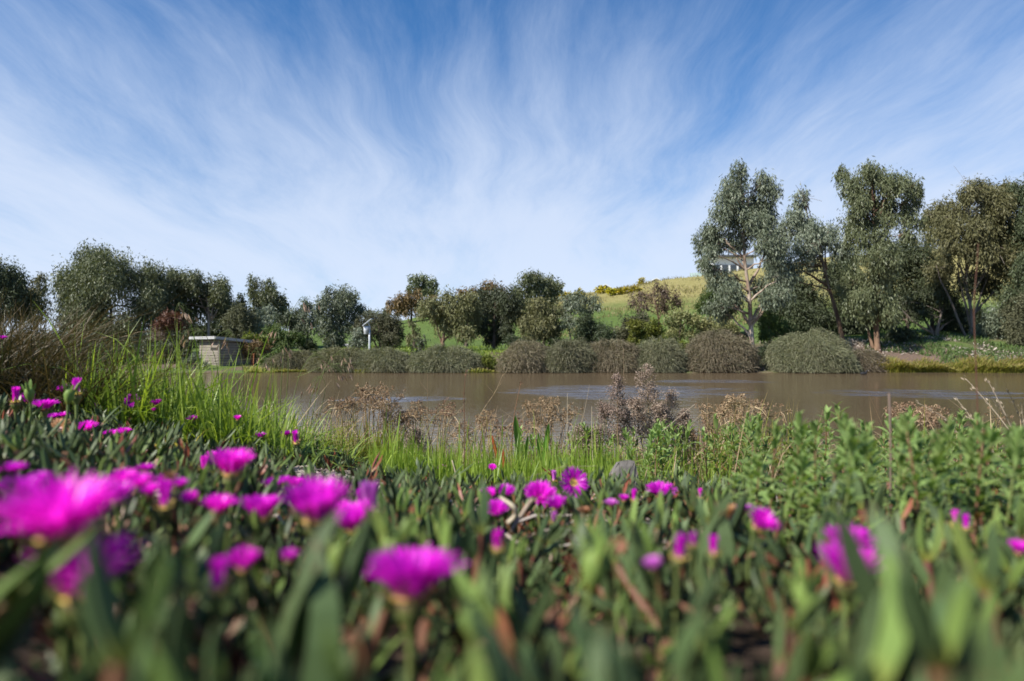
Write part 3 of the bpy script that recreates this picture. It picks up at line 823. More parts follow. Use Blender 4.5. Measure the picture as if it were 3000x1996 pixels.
# --- right group
tree("gum_tree", "tall silver green gum with pale patched trunk at the water beside the largest reed mound", 47.5,
     [(1690, 402, 18, 16), (1683, 425, 22, 18), (1712, 425, 28, 22), (1742, 422, 14, 20), (1762, 442, 22, 26), (1672, 458, 26, 22), (1712, 460, 34, 26), (1752, 475, 30, 24), (1782, 480, 16, 30), (1655, 492, 24, 20), (1690, 500, 34, 24),
      (1735, 510, 32, 24), (1775, 520, 22, 26), (1635, 525, 20, 18), (1662, 535, 28, 22), (1705, 545, 30, 20), (1625, 555, 18, 24), (1646, 562, 20, 14), (1620, 588, 15, 18), (1692, 562, 20, 9), (1626, 606, 12, 12), (1755, 560, 28, 26),
      (1770, 600, 22, 22), (1650, 640, 28, 20), (1630, 622, 14, 14), (1690, 655, 30, 20), (1665, 675, 28, 20), (1700, 690, 26, 18), (1648, 705, 20, 16), (1680, 715, 22, 14), (1765, 655, 34, 20), (1800, 640, 18, 16), (1780, 680, 26, 18), (1750, 690, 22, 16)],
     "gum_grey", "bark_pale", trunk=[(1733, 832), (1731, 790), (1728, 730), (1724, 680), (1720, 640), (1711, 585), (1710, 520), (1708, 450)], r0=0.20, cover=2.1, droop=1.1, L=3.6, Wd=0.46, fluff=0.17,
     extra_trunks=[[(1729, 745), (1745, 715), (1765, 680)], [(1722, 660), (1750, 620), (1765, 570)], [(1728, 740), (1705, 712), (1680, 690)]])
tree("gum_tree", "weeping silver grey gum on a leaning bare trunk behind the largest reed mound", 52,
     [(1830, 462, 14, 16), (1822, 490, 18, 18), (1845, 495, 16, 18), (1815, 525, 24, 24), (1848, 530, 26, 20), (1875, 515, 16, 18), (1800, 560, 22, 26), (1835, 570, 28, 24), (1870, 555, 26, 24), (1900, 545, 22, 24), (1922, 525, 16, 16), (1915, 575, 20, 22),
      (1790, 600, 20, 26), (1820, 610, 24, 22), (1880, 595, 24, 18), (1805, 645, 18, 18)],
     "gum_silver", "bark_brown", trunk=[(1941, 790), (1932, 745), (1918, 700), (1905, 655), (1896, 620), (1888, 590)], r0=0.19, cover=2.2, droop=1.2, L=3.6, Wd=0.46,
     extra_trunks=[[(1906, 658), (1885, 640), (1862, 630), (1848, 618)], [(1900, 640), (1906, 605), (1902, 575)]], bare=6, bare_mat="bark_grey")
tree("gum_tree", "tallest dark green gum with a straight brown trunk right of the largest reed mound", 50,
     [(1962, 392, 16, 18), (1985, 400, 18, 16), (2012, 395, 22, 14), (2042, 402, 24, 16), (1958, 430, 20, 24), (1995, 430, 30, 22), (2035, 435, 32, 24), (2075, 425, 22, 20), (2100, 430, 18, 16), (2118, 440, 9, 9), (1965, 470, 26, 22), (2010, 470, 30, 24),
      (2055, 475, 28, 22), (2092, 465, 22, 20), (1985, 510, 34, 22), (2030, 510, 22, 22), (2080, 505, 24, 18), (1970, 545, 24, 24), (2010, 555, 28, 24), (2065, 545, 18, 16), (1995, 595, 36, 24), (2030, 600, 22, 24), (1972, 640, 28, 22), (2010, 645, 26, 24),
      (1985, 685, 26, 20), (2020, 690, 28, 22), (1960, 705, 18, 18), (1990, 720, 26, 16), (2030, 725, 22, 16)],
     "gum_green", "bark_brown", trunk=[(2021, 806), (2018, 770), (2017, 720), (2012, 640), (2010, 550), (2010, 450)], r0=0.22, cover=2.3, droop=1.2, L=3.6, Wd=0.46, extra_trunks=[[(2015, 800), (2005, 770), (1996, 735)]])
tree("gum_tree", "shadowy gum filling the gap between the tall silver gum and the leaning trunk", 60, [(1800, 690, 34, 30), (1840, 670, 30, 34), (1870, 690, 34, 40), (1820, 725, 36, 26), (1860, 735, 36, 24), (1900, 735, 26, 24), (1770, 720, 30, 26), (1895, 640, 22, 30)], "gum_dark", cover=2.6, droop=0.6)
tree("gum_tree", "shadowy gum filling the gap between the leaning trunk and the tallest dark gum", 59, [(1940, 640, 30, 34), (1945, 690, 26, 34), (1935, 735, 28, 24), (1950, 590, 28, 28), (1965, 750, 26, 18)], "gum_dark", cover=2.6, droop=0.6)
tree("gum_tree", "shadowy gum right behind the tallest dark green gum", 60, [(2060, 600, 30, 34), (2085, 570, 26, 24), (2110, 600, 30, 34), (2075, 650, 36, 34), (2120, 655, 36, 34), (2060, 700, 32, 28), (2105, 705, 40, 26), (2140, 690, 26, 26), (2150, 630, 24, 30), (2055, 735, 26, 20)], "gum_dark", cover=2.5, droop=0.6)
tree("gum_tree", "airy olive gum with sky showing through, between the tallest gum and the right hand mass", 62, [(2130, 520, 20, 18), (2145, 500, 18, 14), (2140, 545, 26, 18), (2165, 530, 18, 22), (2120, 560, 18, 12)], "gum_olive", cover=1.5)
tree("gum_tree", "huge broad gum with pale bare branches behind the tall reddish stalk", 55,
     [(2195, 455, 20, 18), (2225, 440, 26, 16), (2262, 438, 26, 18), (2300, 450, 26, 20), (2330, 435, 24, 20), (2180, 485, 26, 22), (2220, 480, 34, 26), (2265, 480, 34, 28), (2310, 490, 34, 28), (2170, 525, 26, 24), (2210, 530, 36, 28), (2260, 535, 40, 28), (2315, 540, 36, 32),
      (2175, 570, 30, 24), (2225, 580, 30, 26), (2290, 590, 36, 30), (2330, 600, 30, 30), (2180, 615, 26, 22), (2300, 645, 34, 26)],
     "gum_olive", "bark_grey", trunk=[(2236, 790), (2240, 745), (2232, 700), (2226, 660), (2222, 610)], r0=0.17, cover=2.7, droop=0.9, L=3.5, Wd=0.46,
     extra_trunks=[[(2238, 760), (2250, 720), (2262, 680), (2278, 640), (2282, 615)], [(2240, 750), (2225, 690), (2212, 650), (2210, 600)], [(2234, 785), (2205, 720), (2185, 670), (2168, 640), (2160, 610)], [(2250, 720), (2275, 690), (2300, 665)]], bare=8, bare_mat="bark_grey")
tree("gum_tree", "dark gum with the highest crown cut off by the right edge of the view", 53, [(2350, 440, 18, 26), (2365, 410, 16, 20), (2370, 480, 30, 36), (2350, 520, 20, 26), (2375, 550, 34, 40), (2350, 620, 26, 36), (2375, 660, 34, 40), (2335, 680, 26, 30), (2400, 520, 40, 60), (2410, 630, 40, 60)], "gum_dark", cover=2.8)
tree("gum_tree", "low spreading gum with dark outstretched limbs above the litter bank", 57,
     [(2085, 690, 24, 18), (2115, 720, 22, 14), (2150, 665, 30, 24), (2190, 690, 26, 26), (2200, 650, 24, 24), (2170, 715, 20, 12), (2070, 720, 18, 16), (2215, 725, 18, 16)], "gum_dark", "bark_grey", cover=1.9, droop=0.9,
     trunk=[(2160, 779), (2156, 765), (2160, 745), (2175, 700)], r0=0.2, extra_trunks=[[(2156, 770), (2125, 752), (2095, 730), (2070, 700)], [(2158, 768), (2178, 748), (2200, 735)], [(2157, 768), (2135, 740), (2128, 710)]])
tree("shrub", "grey green drooping shrub on the bank right of the bare branched gum", 54, [(2290, 735, 28, 24), (2275, 765, 24, 16), (2310, 770, 24, 18)], "gum_grey", cat="shrub", droop=0.8)
tree("shrub", "brown green feathery shrub against the right edge of the view", 52, [(2340, 730, 24, 26), (2345, 765, 28, 22), (2360, 700, 26, 26), (2325, 780, 18, 12)], "casuarina", cat="shrub", droop=0.5, cover=2.8)
tree("shrub", "leafy green shrub right of the pale patched trunk", 50, [(1775, 745, 22, 18), (1800, 760, 24, 18), (1760, 770, 16, 14), (1765, 730, 16, 16)], "shrub_green", cat="shrub", droop=0.3)
tree("shrub", "dark low shrub between the pale patched trunk and the largest reed mound", 46.6, [(1765, 808, 18, 10), (1750, 818, 12, 8)], "shrub_dark", cat="shrub", droop=0.1)
tree("shrub", "shadowed shrub under the tallest dark gum", 52, [(2060, 775, 24, 14), (2085, 765, 22, 14), (2100, 780, 20, 10)], "shrub_dark", cat="shrub", droop=0.2)
for vx, vy, lb in ((1850, 765, "dark shrub at the foot of the leaning bare trunk"), (1975, 770, "dark shrub just left of the straight brown trunk"), (2205, 745, "dark bush behind the low spreading gum"), (2265, 752, "dark bush behind the pale bare branches")):
    tree("shrub", lb, 62, [(vx, vy, 34, 20), (vx - 22, vy + 10, 26, 16), (vx + 24, vy + 8, 26, 18), (vx, vy - 22, 26, 18)], "shrub_dark", cat="shrub", droop=0.3)
for vx, vy in ((655, 735), (700, 790), (1180, 785), (1290, 792)):
    tree("shrub", {655: "dark shrub behind the yellow green wattle bush", 700: "low dark shrub in front of the thin topped grey gum", 1180: "small dark shrub under the right side of the dark centre gum", 1290: "small dark shrub beneath the open crowned grey gum"}[vx], 58 if vx < 1000 else 52, [(vx, vy, 20, 14), (vx + 16, vy + 6, 18, 12)], "shrub_dark", cat="shrub", droop=0.2)
# tree tops far behind, seen in the gaps
tree("gum_tree", "distant grey tree line crown left of the bronze hill gum", 118, [(860, 722, 20, 9), (885, 718, 16, 9), (840, 716, 14, 8)], "gum_grey", cover=2.0, L=3)
tree("gum_tree", "distant low tree crown between the two grey gums by the path", 112, [(670, 735, 22, 14), (700, 745, 22, 12), (650, 725, 12, 12)], "gum_grey", cover=2.0, L=3)


# ------------------------------------------------------------------ lignum mounds along the far shore
def mound(label, vx0, vx1, vtop, Y, mat, n=5200, kind=0):
    X0, X1 = WX(vx0, Y), WX(vx1, Y)
    c = np.array([(X0 + X1) / 2, Y + 0.7, 0.0])
    rx = (X1 - X0) / 2 * 0.95
    hz = WZ(vtop, Y) * 0.95
    ryy = min(rx * 0.85, 2.6)
    c[1] = Y + ryy * 0.75
    root = thing("lignum_mound", label, "reed clump", tuple(c), "weeping reed mounds along the far waterline")
    n = int(n * 1.7)
    a = R.uniform(0, 2 * np.pi, n)
    el = np.arcsin(R.random(n) ** 0.75)
    el = np.maximum(el, 0.04)
    front = R.random(n) < 0.35
    a = np.where(front, R.uniform(np.pi, 2 * np.pi, n), a)
    prof = 1 + 0.12 * np.sin(a * 2 + R.uniform(0, 6)) * np.cos(el) + 0.08 * np.sin(a * 3 + R.uniform(0, 6)) + 0.07 * np.sin(a * 5 + el * 6) + R.normal(0, 0.05, n)
    ce = np.cos(el)
    S = np.stack([np.cos(a) * ce * rx, np.sin(a) * ce * ryy, np.sin(el) * hz], 1) * prof[:, None]
    outd = norm(np.stack([np.cos(a), np.sin(a) * 0.9, 0 * a], 1))
    B0 = S * np.array([.35, .35, 0.0]) + R.normal(0, .1, (n, 3)) * [1, 1, 0]
    B1 = S * np.array([.55, .55, 1.0]) + R.normal(0, .08, (n, 3))
    drop = R.uniform(0.15, 0.5, n)[:, None]
    tail = S + outd * drop * (0.35 + 0.4 * (1 - ce))[:, None] + np.array([0, 0, -1.0]) * drop * R.uniform(-0.1, 1.1, n)[:, None] + R.normal(0, .12, (n, 3))
    tail[:, 2] = np.maximum(tail[:, 2], 0.02)
    t = np.linspace(0, 1, 4)[None, :, None]
    # inner half from the root to the surface, outer half draping over it
    P1 = (1 - t) ** 2 * B0[:, None] + 2 * t * (1 - t) * B1[:, None] + t * t * S[:, None]
    mid = (S + tail) / 2 + np.array([0, 0, 0.06])
    P = np.concatenate([P1[:, [1, 2, 3]], mid[:, None], tail[:, None]], 1)
    P[:, :, 2] = np.maximum(P[:, :, 2], 0.0)
    g = Geo()
    side = norm(np.cross(outd, unit(n)) + np.array([0.5, 0, 0.1]))
    g.ribbons(P, 0.0125 * np.array([1, 1, 1, .8, .45])[None] * R.uniform(.7, 1.5, n)[:, None], side)
    # tangled short twigs over the surface
    k = n // 2
    j = R.integers(0, n, k)
    q = S[j] * R.uniform(0.9, 1.04, k)[:, None]
    dd = norm(unit(k) + outd[j] * .4 + [0, 0, .1])
    L = R.uniform(.12, .4, k)[:, None]
    P = np.stack([q, q + dd * L * .5, q + dd * L + [0, 0, -.06]], 1)
    P[:, :, 2] = np.maximum(P[:, :, 2], 0.0)
    g.ribbons(P, np.array([.012, .010, .005])[None], norm(np.cross(dd, unit(k))))
    link("stems", g.mesh("stems", M[mat]), root, kind="stuff")
    return root


mound("leftmost olive reed mound, hedge like and lowest, right of the bird hide", 600, 730, 812, 45.5, "reed_olive")
mound("long olive grey reed mound left of the lamp post", 690, 850, 805, 44.6, "reed_olive", 6000)
mound("grey reed mound directly below the lamp post", 800, 955, 806, 44.2, "reed_grey", 6500)
mound("broad rounded grey green reed mound left of the golden waterline bush", 940, 1112, 801, 43.9, "reed_grey", 7500)
mound("brownish reed mound right of the golden waterline bush", 1136, 1292, 790, 44.0, "reed_brown", 7000)
mound("long grey reed mound in the middle of the row, left half of the joined pair", 1248, 1380, 788, 43.8, "reed_grey", 6500)
mound("brown tinged reed mound joined to the long grey one, ahead of the yellow green wattles", 1340, 1482, 787, 44.2, "reed_brown", 6500)
mound("dark grey green reed mound below the cream flowering wattle", 1462, 1592, 785, 43.9, "reed_grey", 6500)
mound("tall brown reed mound left of the pale patched trunk", 1578, 1745, 768, 44.0, "reed_brown", 8500)
mound("largest green reed mound right of the pale patched trunk", 1775, 2012, 768, 43.6, "reed_grey", 11000)
mound("small brown dry mound leaning on the right flank of the largest green mound", 1950, 2048, 808, 44.6, "reed_brown", 3000)


# grasses, sedges and litter on the far bank: nobody could count these
def far_blades(name, label, n, vx0, vx1, y0, y1, h, w, mat, lean=0.35, mask=None, cat="grass"):
    Yp = R.uniform(y0, y1, n)
    X = WX(R.uniform(vx0, vx1, n), Yp)
    if mask is not None:
        keep = mask(X, Yp)
        X, Yp = X[keep], Yp[keep]
    n = len(X)
    Yp = np.maximum(Yp, shore(X) - 0.1)
    base = np.stack([X, Yp, np.maximum(terrain(X, Yp), -0.02) - 0.02], 1)
    hh = (h * R.uniform(.5, 1.3, n) * (0.85 + 0.55 * wob(X, Yp * 2, 2.1, 1.7)).clip(.3, 1.5))[:, None]
    dr = R.normal(0, lean, (n, 3)) * [1, 1, 0]
    P = np.stack([base, base + dr * hh * .25 + [0, 0, .6] * hh, base + dr * hh + [0, 0, 1] * hh], 1)
    g = Geo()
    g.ribbons(P, w * np.array([1, .8, .25])[None] * R.uniform(.7, 1.4, n)[:, None], norm(np.cross(dr + [0, .5, .1], [0, 0, 1.0]) + unit(n) * .3))
    return link(name, g.mesh(name, M[mat]), label=label, cat=cat, kind="stuff")


far_blades("sedge_fringe", "yellow green sedge fringe along the right waterline", 9000, 2015, 2420, 43.2, 45.6, 0.62, 0.028, "grass_yellow")
far_blades("bank_grass", "short green grass on the right bank between litter patches", 14000, 1990, 2420, 45, 60, 0.28, 0.035, "shrub_green", mask=lambda x, y: wob(x, y, 0.9) > -0.25)
far_blades("waterline_grass", "low yellow green grass at the foot of the reed mounds", 4000, 560, 1180, 43.2, 46, 0.28, 0.028, "grass_yellow")
far_blades("slope_grass", "bright green grass on the slope behind the reed mounds", 16000, 700, 1700, 47, 62, 0.22, 0.035, "grass", mask=lambda x, y: wob(x, y, 0.5, 3) > -0.3)
far_blades("paddock_grass", "dry yellowish grass tufts over the open hillside", 15000, 1000, 1720, 70, 134, 0.42, 0.05, "paddock", 0.5, mask=lambda x, y: wob(x, y, 0.35, 5) + .6 * wob(x, y, 1.1) > 0.05)
n = 9000
Yp = R.uniform(45, 56, n)
X = WX(R.uniform(1740, 2420, n), Yp)
keep = (wob(X, Yp, 0.8, 2.0) + wob(X, Yp, 2.0, 1.0) * .5) > 0.18
X, Yp = X[keep], Yp[keep]
base = np.stack([X, Yp, terrain(X, Yp) + R.uniform(0, .16, len(X))], 1)
D = norm(unit(len(X)) * [1, 1, .45] + [0, 0, .25])
g = Geo().cards(base, D, norm(np.cross(D, unit(len(X)))), R.uniform(.14, .34, len(X)), R.uniform(.018, .04, len(X)))
link("bark_litter", g.mesh("bark_litter", M["litter"]), label="pale grey bark and stick litter on the right bank", cat="litter", kind="stuff")

# ------------------------------------------------------------------ built things across the water
def bird_hide():
    Y = 50.0
    zb = ground_at(WX(500, Y), Y)
    cor = np.array([WX(505, Y), Y])                       # near corner
    dl = norm(np.array([-0.80, 0.60]))                    # along the lit wall, away to the left
    dr = norm(np.array([0.62, 0.78]))                     # along the shaded wall, away to the right
    Lw = (WX(505, Y) - WX(440, Y)) / 0.80 * 1.06
    Rw = (WX(562, Y) - WX(505, Y)) / 0.62 * 1.10
    H = WZ(782, Y) - zb
    root = thing("bird_hide", "timber bird hide with low pitched metal roof across the water", "shed", (cor[0], cor[1], zb))
    o = (cor[0], cor[1], zb)
    def wall(name, d, Lg, slope, mat, slot):
        g = Geo()
        nrm = np.array([d[1], -d[0]]) if d[0] > 0 else np.array([-d[1], d[0]])
        th = 0.06
        a = np.array([*cor, zb])
        dv = np.array([*d, 0.0])
        nv = -np.array([*nrm, 0.0]) * th
        V = [a, a + dv * Lg, a + dv * Lg + [0, 0, H - slope * Lg], a + [0, 0, H]]
        V = V + [v + nv for v in V]
        g.add(np.array(V), np.array([[0, 1, 2, 3], [7, 6, 5, 4], [0, 4, 5, 1], [1, 5, 6, 2], [2, 6, 7, 3], [3, 7, 4, 0]]))
        w = link(name, g.mesh(name, M["hide_core"], origin=o), root)
        nb = 10
        bh = (H - slope * 0) / nb
        for i in range(nb):
            z0 = zb + i * bh + 0.012
            z1 = zb + (i + 1) * bh - 0.012
            for s0, s1 in (((0.04, Lg),) if i != nb // 2 + 1 else ((0.04, Lg * slot[0]), (Lg * slot[1], Lg))):
                if s1 - s0 < 0.05: continue
                tops = [min(z1, zb + H - slope * s - 0.01) for s in (s0, s1)]
                if max(tops) <= z0 + 0.02: continue
                tops = [max(t_, z0 + 0.01) for t_ in tops]
                ou = np.array([*nrm, 0.0])
                p0, p1 = a * [1, 1, 0] + dv * s0, a * [1, 1, 0] + dv * s1
                q = [p0 + [0, 0, z0] + ou * .035, p1 + [0, 0, z0] + ou * .035, p1 + [0, 0, tops[1]] + ou * .018, p0 + [0, 0, tops[0]] + ou * .018]
                q = q + [v - ou * 0.014 for v in q]
                gg = Geo().add(np.array(q), np.array([[0, 1, 2, 3], [7, 6, 5, 4], [0, 4, 5, 1], [1, 5, 6, 2], [2, 6, 7, 3], [3, 7, 4, 0]]))
                link("board", gg.mesh("board", mat, origin=o), w)
        return w
    link_l = wall("wall", dl, Lw, 0.0, M["hide_board"], (0.02, 0.42))
    link_r = wall("wall", dr, Rw, 0.09, M["hide_board"], (0.55, 0.95))
    # roof slab with a bright metal edge, falling away from the high eave
    ov = 0.55
    g = Geo()
    c0 = np.array([*(cor - dr * 0.45 - dl * ov * 0.4), zb + H + 0.03 + 0.09 * .45])
    A = c0 + np.array([*dl, 0]) * (Lw + ov * 1.6)
    dn = np.array([*dr, -0.09])
    B = A + dn * (Rw * 0.92 + .35)
    Cc = c0 + dn * (Rw * 0.92 + .35)
    V = np.array([c0, A, B, Cc])
    V = np.concatenate([V, V + [0, 0, .16]])
    g.add(V, np.array([[3, 2, 1, 0], [4, 5, 6, 7], [0, 1, 5, 4], [1, 2, 6, 5], [2, 3, 7, 6], [3, 0, 4, 7]]))
    rf = link("roof", g.mesh("roof", M["hide_roof"], origin=o), root)
    g = Geo()
    for P, Q in ((c0, A), (c0, Cc)):
        mid = (P + Q) / 2 + [0, 0, .08]
        d = norm(Q - P)
        out = np.array([-dr[0], -dr[1], 0]) if P is c0 and Q is A else np.array([-dl[0], -dl[1], 0])
        hw = out * 0.03
        q = [P - hw * .5, Q - hw * .5, Q - hw * .5 + [0, 0, .2], P - hw * .5 + [0, 0, .2]]
        q = q + [v + hw * 2 for v in q]
        g.add(np.array(q) - [0, 0, .02], np.array([[0, 1, 2, 3], [7, 6, 5, 4], [0, 4, 5, 1], [1, 5, 6, 2], [2, 6, 7, 3], [3, 7, 4, 0]]))
    link("fascia", g.mesh("fascia", M["hide_fascia"], origin=o), rf)
    g = Geo().box((cor[0] + .0, cor[1] - .07, zb + H / 2), (.11, .11, H))
    link("corner_post", g.mesh("corner_post", M["hide_board"], origin=o), root)


M["hide_core"] = noise_mat("dark hide lining", (0.035, 0.03, 0.026), (0.05, 0.043, 0.037), 3, 0.9, 0)
M["hide_board"] = noise_mat("weathered timber board", (0.185, 0.160, 0.130), (0.250, 0.220, 0.180), 2.0, 0.85, 0.3, (1, 1, 6))
M["hide_roof"] = noise_mat("roof sheet", (0.22, 0.225, 0.23), (0.28, 0.28, 0.28), 1, 0.5, 0)
M["hide_fascia"] = noise_mat("pale metal fascia", (0.34, 0.34, 0.34), (0.42, 0.42, 0.41), 2, 0.5, 0)
bird_hide()

M["rust"] = noise_mat("rusty steel", (0.22, 0.075, 0.03), (0.32, 0.13, 0.06), 6, 0.9, 0.3)
M["galv"] = noise_mat("galvanised steel", (0.48, 0.50, 0.52), (0.58, 0.60, 0.62), 4, 0.45, 0, metal=0.3)
M["white"] = noise_mat("white paint", (0.72, 0.73, 0.74), (0.80, 0.80, 0.80), 3, 0.5, 0)
M["dark_glass"] = noise_mat("dark window glass", (0.03, 0.04, 0.05), (0.05, 0.06, 0.07), 1, 0.08, 0, spec=0.6)
M["solar"] = noise_mat("solar panel", (0.04, 0.06, 0.10), (0.06, 0.08, 0.13), 1, 0.15, 0, spec=0.6)
M["glass"] = noise_mat("pale green fence glass", (0.42, 0.56, 0.53), (0.48, 0.62, 0.58), 1, 0.1, 0, spec=0.6)
M["roof_dark"] = noise_mat("dark roof", (0.07, 0.075, 0.08), (0.10, 0.105, 0.11), 1, 0.6, 0)

for i, (vx, v0, v1, lb) in enumerate(((579, 816, 832, "thin rusty steel post, left of the pair by the bird hide"), (584, 816, 843, "thin rusty steel post, right of the pair by the bird hide"))):
    Yp = 51.5 - i * 1.2
    x = WX(vx, Yp)
    zb = ground_at(x, Yp)
    r = thing("rusty_post", lb, "post", (x, Yp, zb), "rusty posts by the bird hide")
    zt = WZ(v0, Yp)
    g = Geo().tubes(np.array([[0, 0, -.1], [0, 0, (zt - zb) * .5], [0.02, 0, zt - zb]]), 0.045, 6, cap=True)
    link("shaft", g.mesh("shaft", M["rust"]), r)
    g = Geo().box((0, 0, zt - zb + .03), (.14, .14, .05))
    link("cap", g.mesh("cap", M["rust"]), r)


def solar_lamp():
    Y = 50.5
    x = WX(850.5, Y)
    zb = ground_at(x, Y)
    root = thing("solar_lamp_post", "white solar lamp post beside the path above the reed mounds", "lamp post", (x, Y, zb))
    h = WZ(752, Y) - zb
    g = Geo().tubes(np.array([[0, 0, -.1], [0, 0, h * .5], [0, 0, h]]), np.array([[.085, .075, .06]]), 8, cap=True)
    link("pole", g.mesh("pole", M["galv"], True), root)
    g = Geo().tubes(np.array([[-.28, 0, h - .55], [-.24, 0, h - .35], [-.18, 0, h - .05], [-.16, 0, h + .05]]), np.array([[.12, .2, .27, .2]]), 8, cap=True)
    link("lamp_head", g.mesh("lamp_head", M["galv"], True), root)
    g = Geo().tubes(np.array([[0, 0, h - .5], [-.12, 0, h - .42], [-.24, 0, h - .4]]), .05, 6)
    link("bracket", g.mesh("bracket", M["galv"], True), root)
    rot = np.array(Euler((0, rad(-38), 0)).to_matrix())
    g = Geo().box((-.12, 0, h + .32), (.85, .75, .05), rot)
    pn = link("solar_panel", g.mesh("solar_panel", M["galv"]), root)
    g = Geo().box(np.array([-.12, 0, h + .32]) + rot @ np.array([0, 0, .03]), (.78, .68, .012), rot)
    link("cell_sheet", g.mesh("cell_sheet", M["galv"]), pn)
    g = Geo().tubes(np.array([[0, 0, h], [-.04, 0, h + .15], [-.1, 0, h + .3]]), .05, 6)
    link("panel_arm", g.mesh("panel_arm", M["galv"]), root)


solar_lamp()


def hill_house():
    Y = 137.0
    x0, x1 = WX(1640, Y), WX(1735, Y)
    zb = ground_at((x0 + x1) / 2, Y)
    zt = WZ(592, Y)
    z0 = min(zb, WZ(628, Y))
    root = thing("modern_house", "white flat roofed house with dark window band, half hidden behind the tall silver gum", "house", ((x0 + x1) / 2, Y, z0))
    o = ((x0 + x1) / 2, Y, z0)
    w, h, d = x1 - x0, zt - z0, 9.0
    g = Geo().box((0, d / 2, h / 2 - .5), (w, d, h + 1))
    link("wall", g.mesh("wall", M["white"]), root)
    g = Geo().box((-.3, d / 2 - .3, h + .18), (w + 1.6, d + 1.4, .36))
    link("roof", g.mesh("roof", M["roof_dark"]), root)
    zw = (WZ(618, Y) - z0)
    for i in range(5):
        xx = -w / 2 + (i + .5) * w / 5
        g = Geo().box((xx, -.05, zw), (w / 5 - .5, .12, 1.5))
        f = link("window", g.mesh("window", M["roof_dark"]), root)
        g = Geo().box((xx, -.12, zw), (w / 5 - .7, .06, 1.3))
        link("pane", g.mesh("pane", M["dark_glass"]), f)


hill_house()
for vx, vy, lb in ((1511, 647, "small white house gable poking over the bare hill crest"), (1394, 658, "tiny white roof end behind the yellow broom bushes")):
    Y = 139.0
    x, zt = WX(vx, Y), WZ(vy - 3, Y)
    zb = ground_at(x, Y)
    w, d = 3.6 if vx > 1450 else 3.0, 6.0
    r = thing("cottage", lb, "house", (x, Y, zb))
    hw = max(zt - zb - .9, .3)
    g = Geo().box((0, d / 2, hw / 2 - 1), (w * .86, d * .9, hw + 2))
    link("wall", g.mesh("wall", M["white"]), r)
    g = Geo()
    V = np.array([[-w / 2, 0, hw], [0, 0, hw + .9], [w / 2, 0, hw], [-w / 2, d, hw], [0, d, hw + .9], [w / 2, d, hw]])
    V2 = V + [0, 0, .14]
    g.add(np.concatenate([V, V2]), [np.array([[0, 1, 4, 3], [1, 2, 5, 4], [6, 9, 10, 7], [7, 10, 11, 8], [0, 6, 7, 1], [1, 7, 8, 2], [3, 4, 10, 9], [4, 5, 11, 10], [0, 3, 9, 6], [2, 8, 11, 5]])])
    link("roof", g.mesh("roof", M["white"]), r)

# pale glass fence on the crest
Y = 136.0
fx0, fx1 = WX(1588, Y), WX(1625, Y)
r = thing("glass_fence", "pale glass fence on the hill crest left of the tall silver gum", "fence", (fx0, Y, ground_at(fx0, Y)))
o = np.array([fx0, Y, ground_at(fx0, Y)])
nf = 6
for i in range(nf):
    a, b = fx0 + (fx1 - fx0) * i / nf, fx0 + (fx1 - fx0) * (i + 1) / nf
    zc = ground_at((a + b) / 2, Y)
    g = Geo().box(np.array([(a + b) / 2, Y, zc + .75]) - o, (b - a - .12, .03, 1.2))
    link("panel", g.mesh("panel", M["glass"]), r)
    g = Geo().box(np.array([a, Y, zc + .6]) - o, (.08, .08, 1.6))
    link("post", g.mesh("post", M["galv"]), r)


# coot on the water
def coot():
    Y = 41.0
    x = WX(1988, Y)
    root = thing("coot", "small black waterbird swimming near the right bank", "bird", (x, Y, 0))
    P = np.array([[-.22, 0, .10], [-.16, 0, .08], [-.06, 0, .07], [.06, 0, .07], [.14, 0, .10], [.17, 0, .17], [.185, 0, .235], [.215, 0, .26], [.25, 0, .25]])
    g = Geo().tubes(P, np.array([[.02, .07, .105, .105, .075, .042, .045, .05, .018]]), 8, cap=True)
    m = noise_mat("black plumage", (0.012, 0.012, 0.014), (0.025, 0.024, 0.026), 8, 0.7, 0)
    link("body", g.mesh("body", m, True), root)
    g = Geo().tubes(np.array([[.24, 0, .262], [.265, 0, .25], [.30, 0, .236]]), np.array([[.022, .016, .004]]), 6)
    link("bill", g.mesh("bill", M["white"]), root)


coot()

# ------------------------------------------------------------------ the near bank: ice plant carpet
def ice_leaf(seg, bend, fat=1.0):
    """three-sided fleshy leaf of unit length along +X, curving up"""
    s = np.linspace(0, 1, seg + 1)
    r = 0.098 * fat * np.power(np.clip(np.sin(np.pi * (0.16 + 0.84 * s)), 0, 1), 0.6)
    r[-1] = 0.006
    a = bend * s
    x = np.cumsum(np.concatenate([[0], np.cos(a[:-1]) / seg]))
    z = np.cumsum(np.concatenate([[0], np.sin(a[:-1]) / seg]))
    V, T = [], []
    for i in range(seg + 1):
        up = np.array([-math.sin(a[i]), 0, math.cos(a[i])])
        c = np.array([x[i], 0, z[i]])
        V += [c + up * r[i] * .45 + [0, r[i] * .95, 0], c - up * r[i] * 1.05, c + up * r[i] * .45 - [0, r[i] * .95, 0]]
        T += [s[i]] * 3
    F = []
    for i in range(seg):
        for j in range(3):
            k = (j + 1) % 3
            F.append([i * 3 + j, i * 3 + k, i * 3 + 3 + k, i * 3 + 3 + j])
    return np.array(V), np.array(F), np.array(T)


LEAFV = [ice_leaf(6, b, f) for b, f in ((0.5, 1.0), (1.05, 0.95), (0.2, 1.15))]
LEAFV_LO = [ice_leaf(3, b, f) for b, f in ((0.5, 1.0), (1.05, 0.95), (0.2, 1.15))]


def leaf_matrix(p, az, elev, L):
    return Matrix.Translation(p) @ Matrix.Rotation(az, 4, "Z") @ Matrix.Rotation(-elev, 4, "Y") @ Matrix.Scale(L, 4)


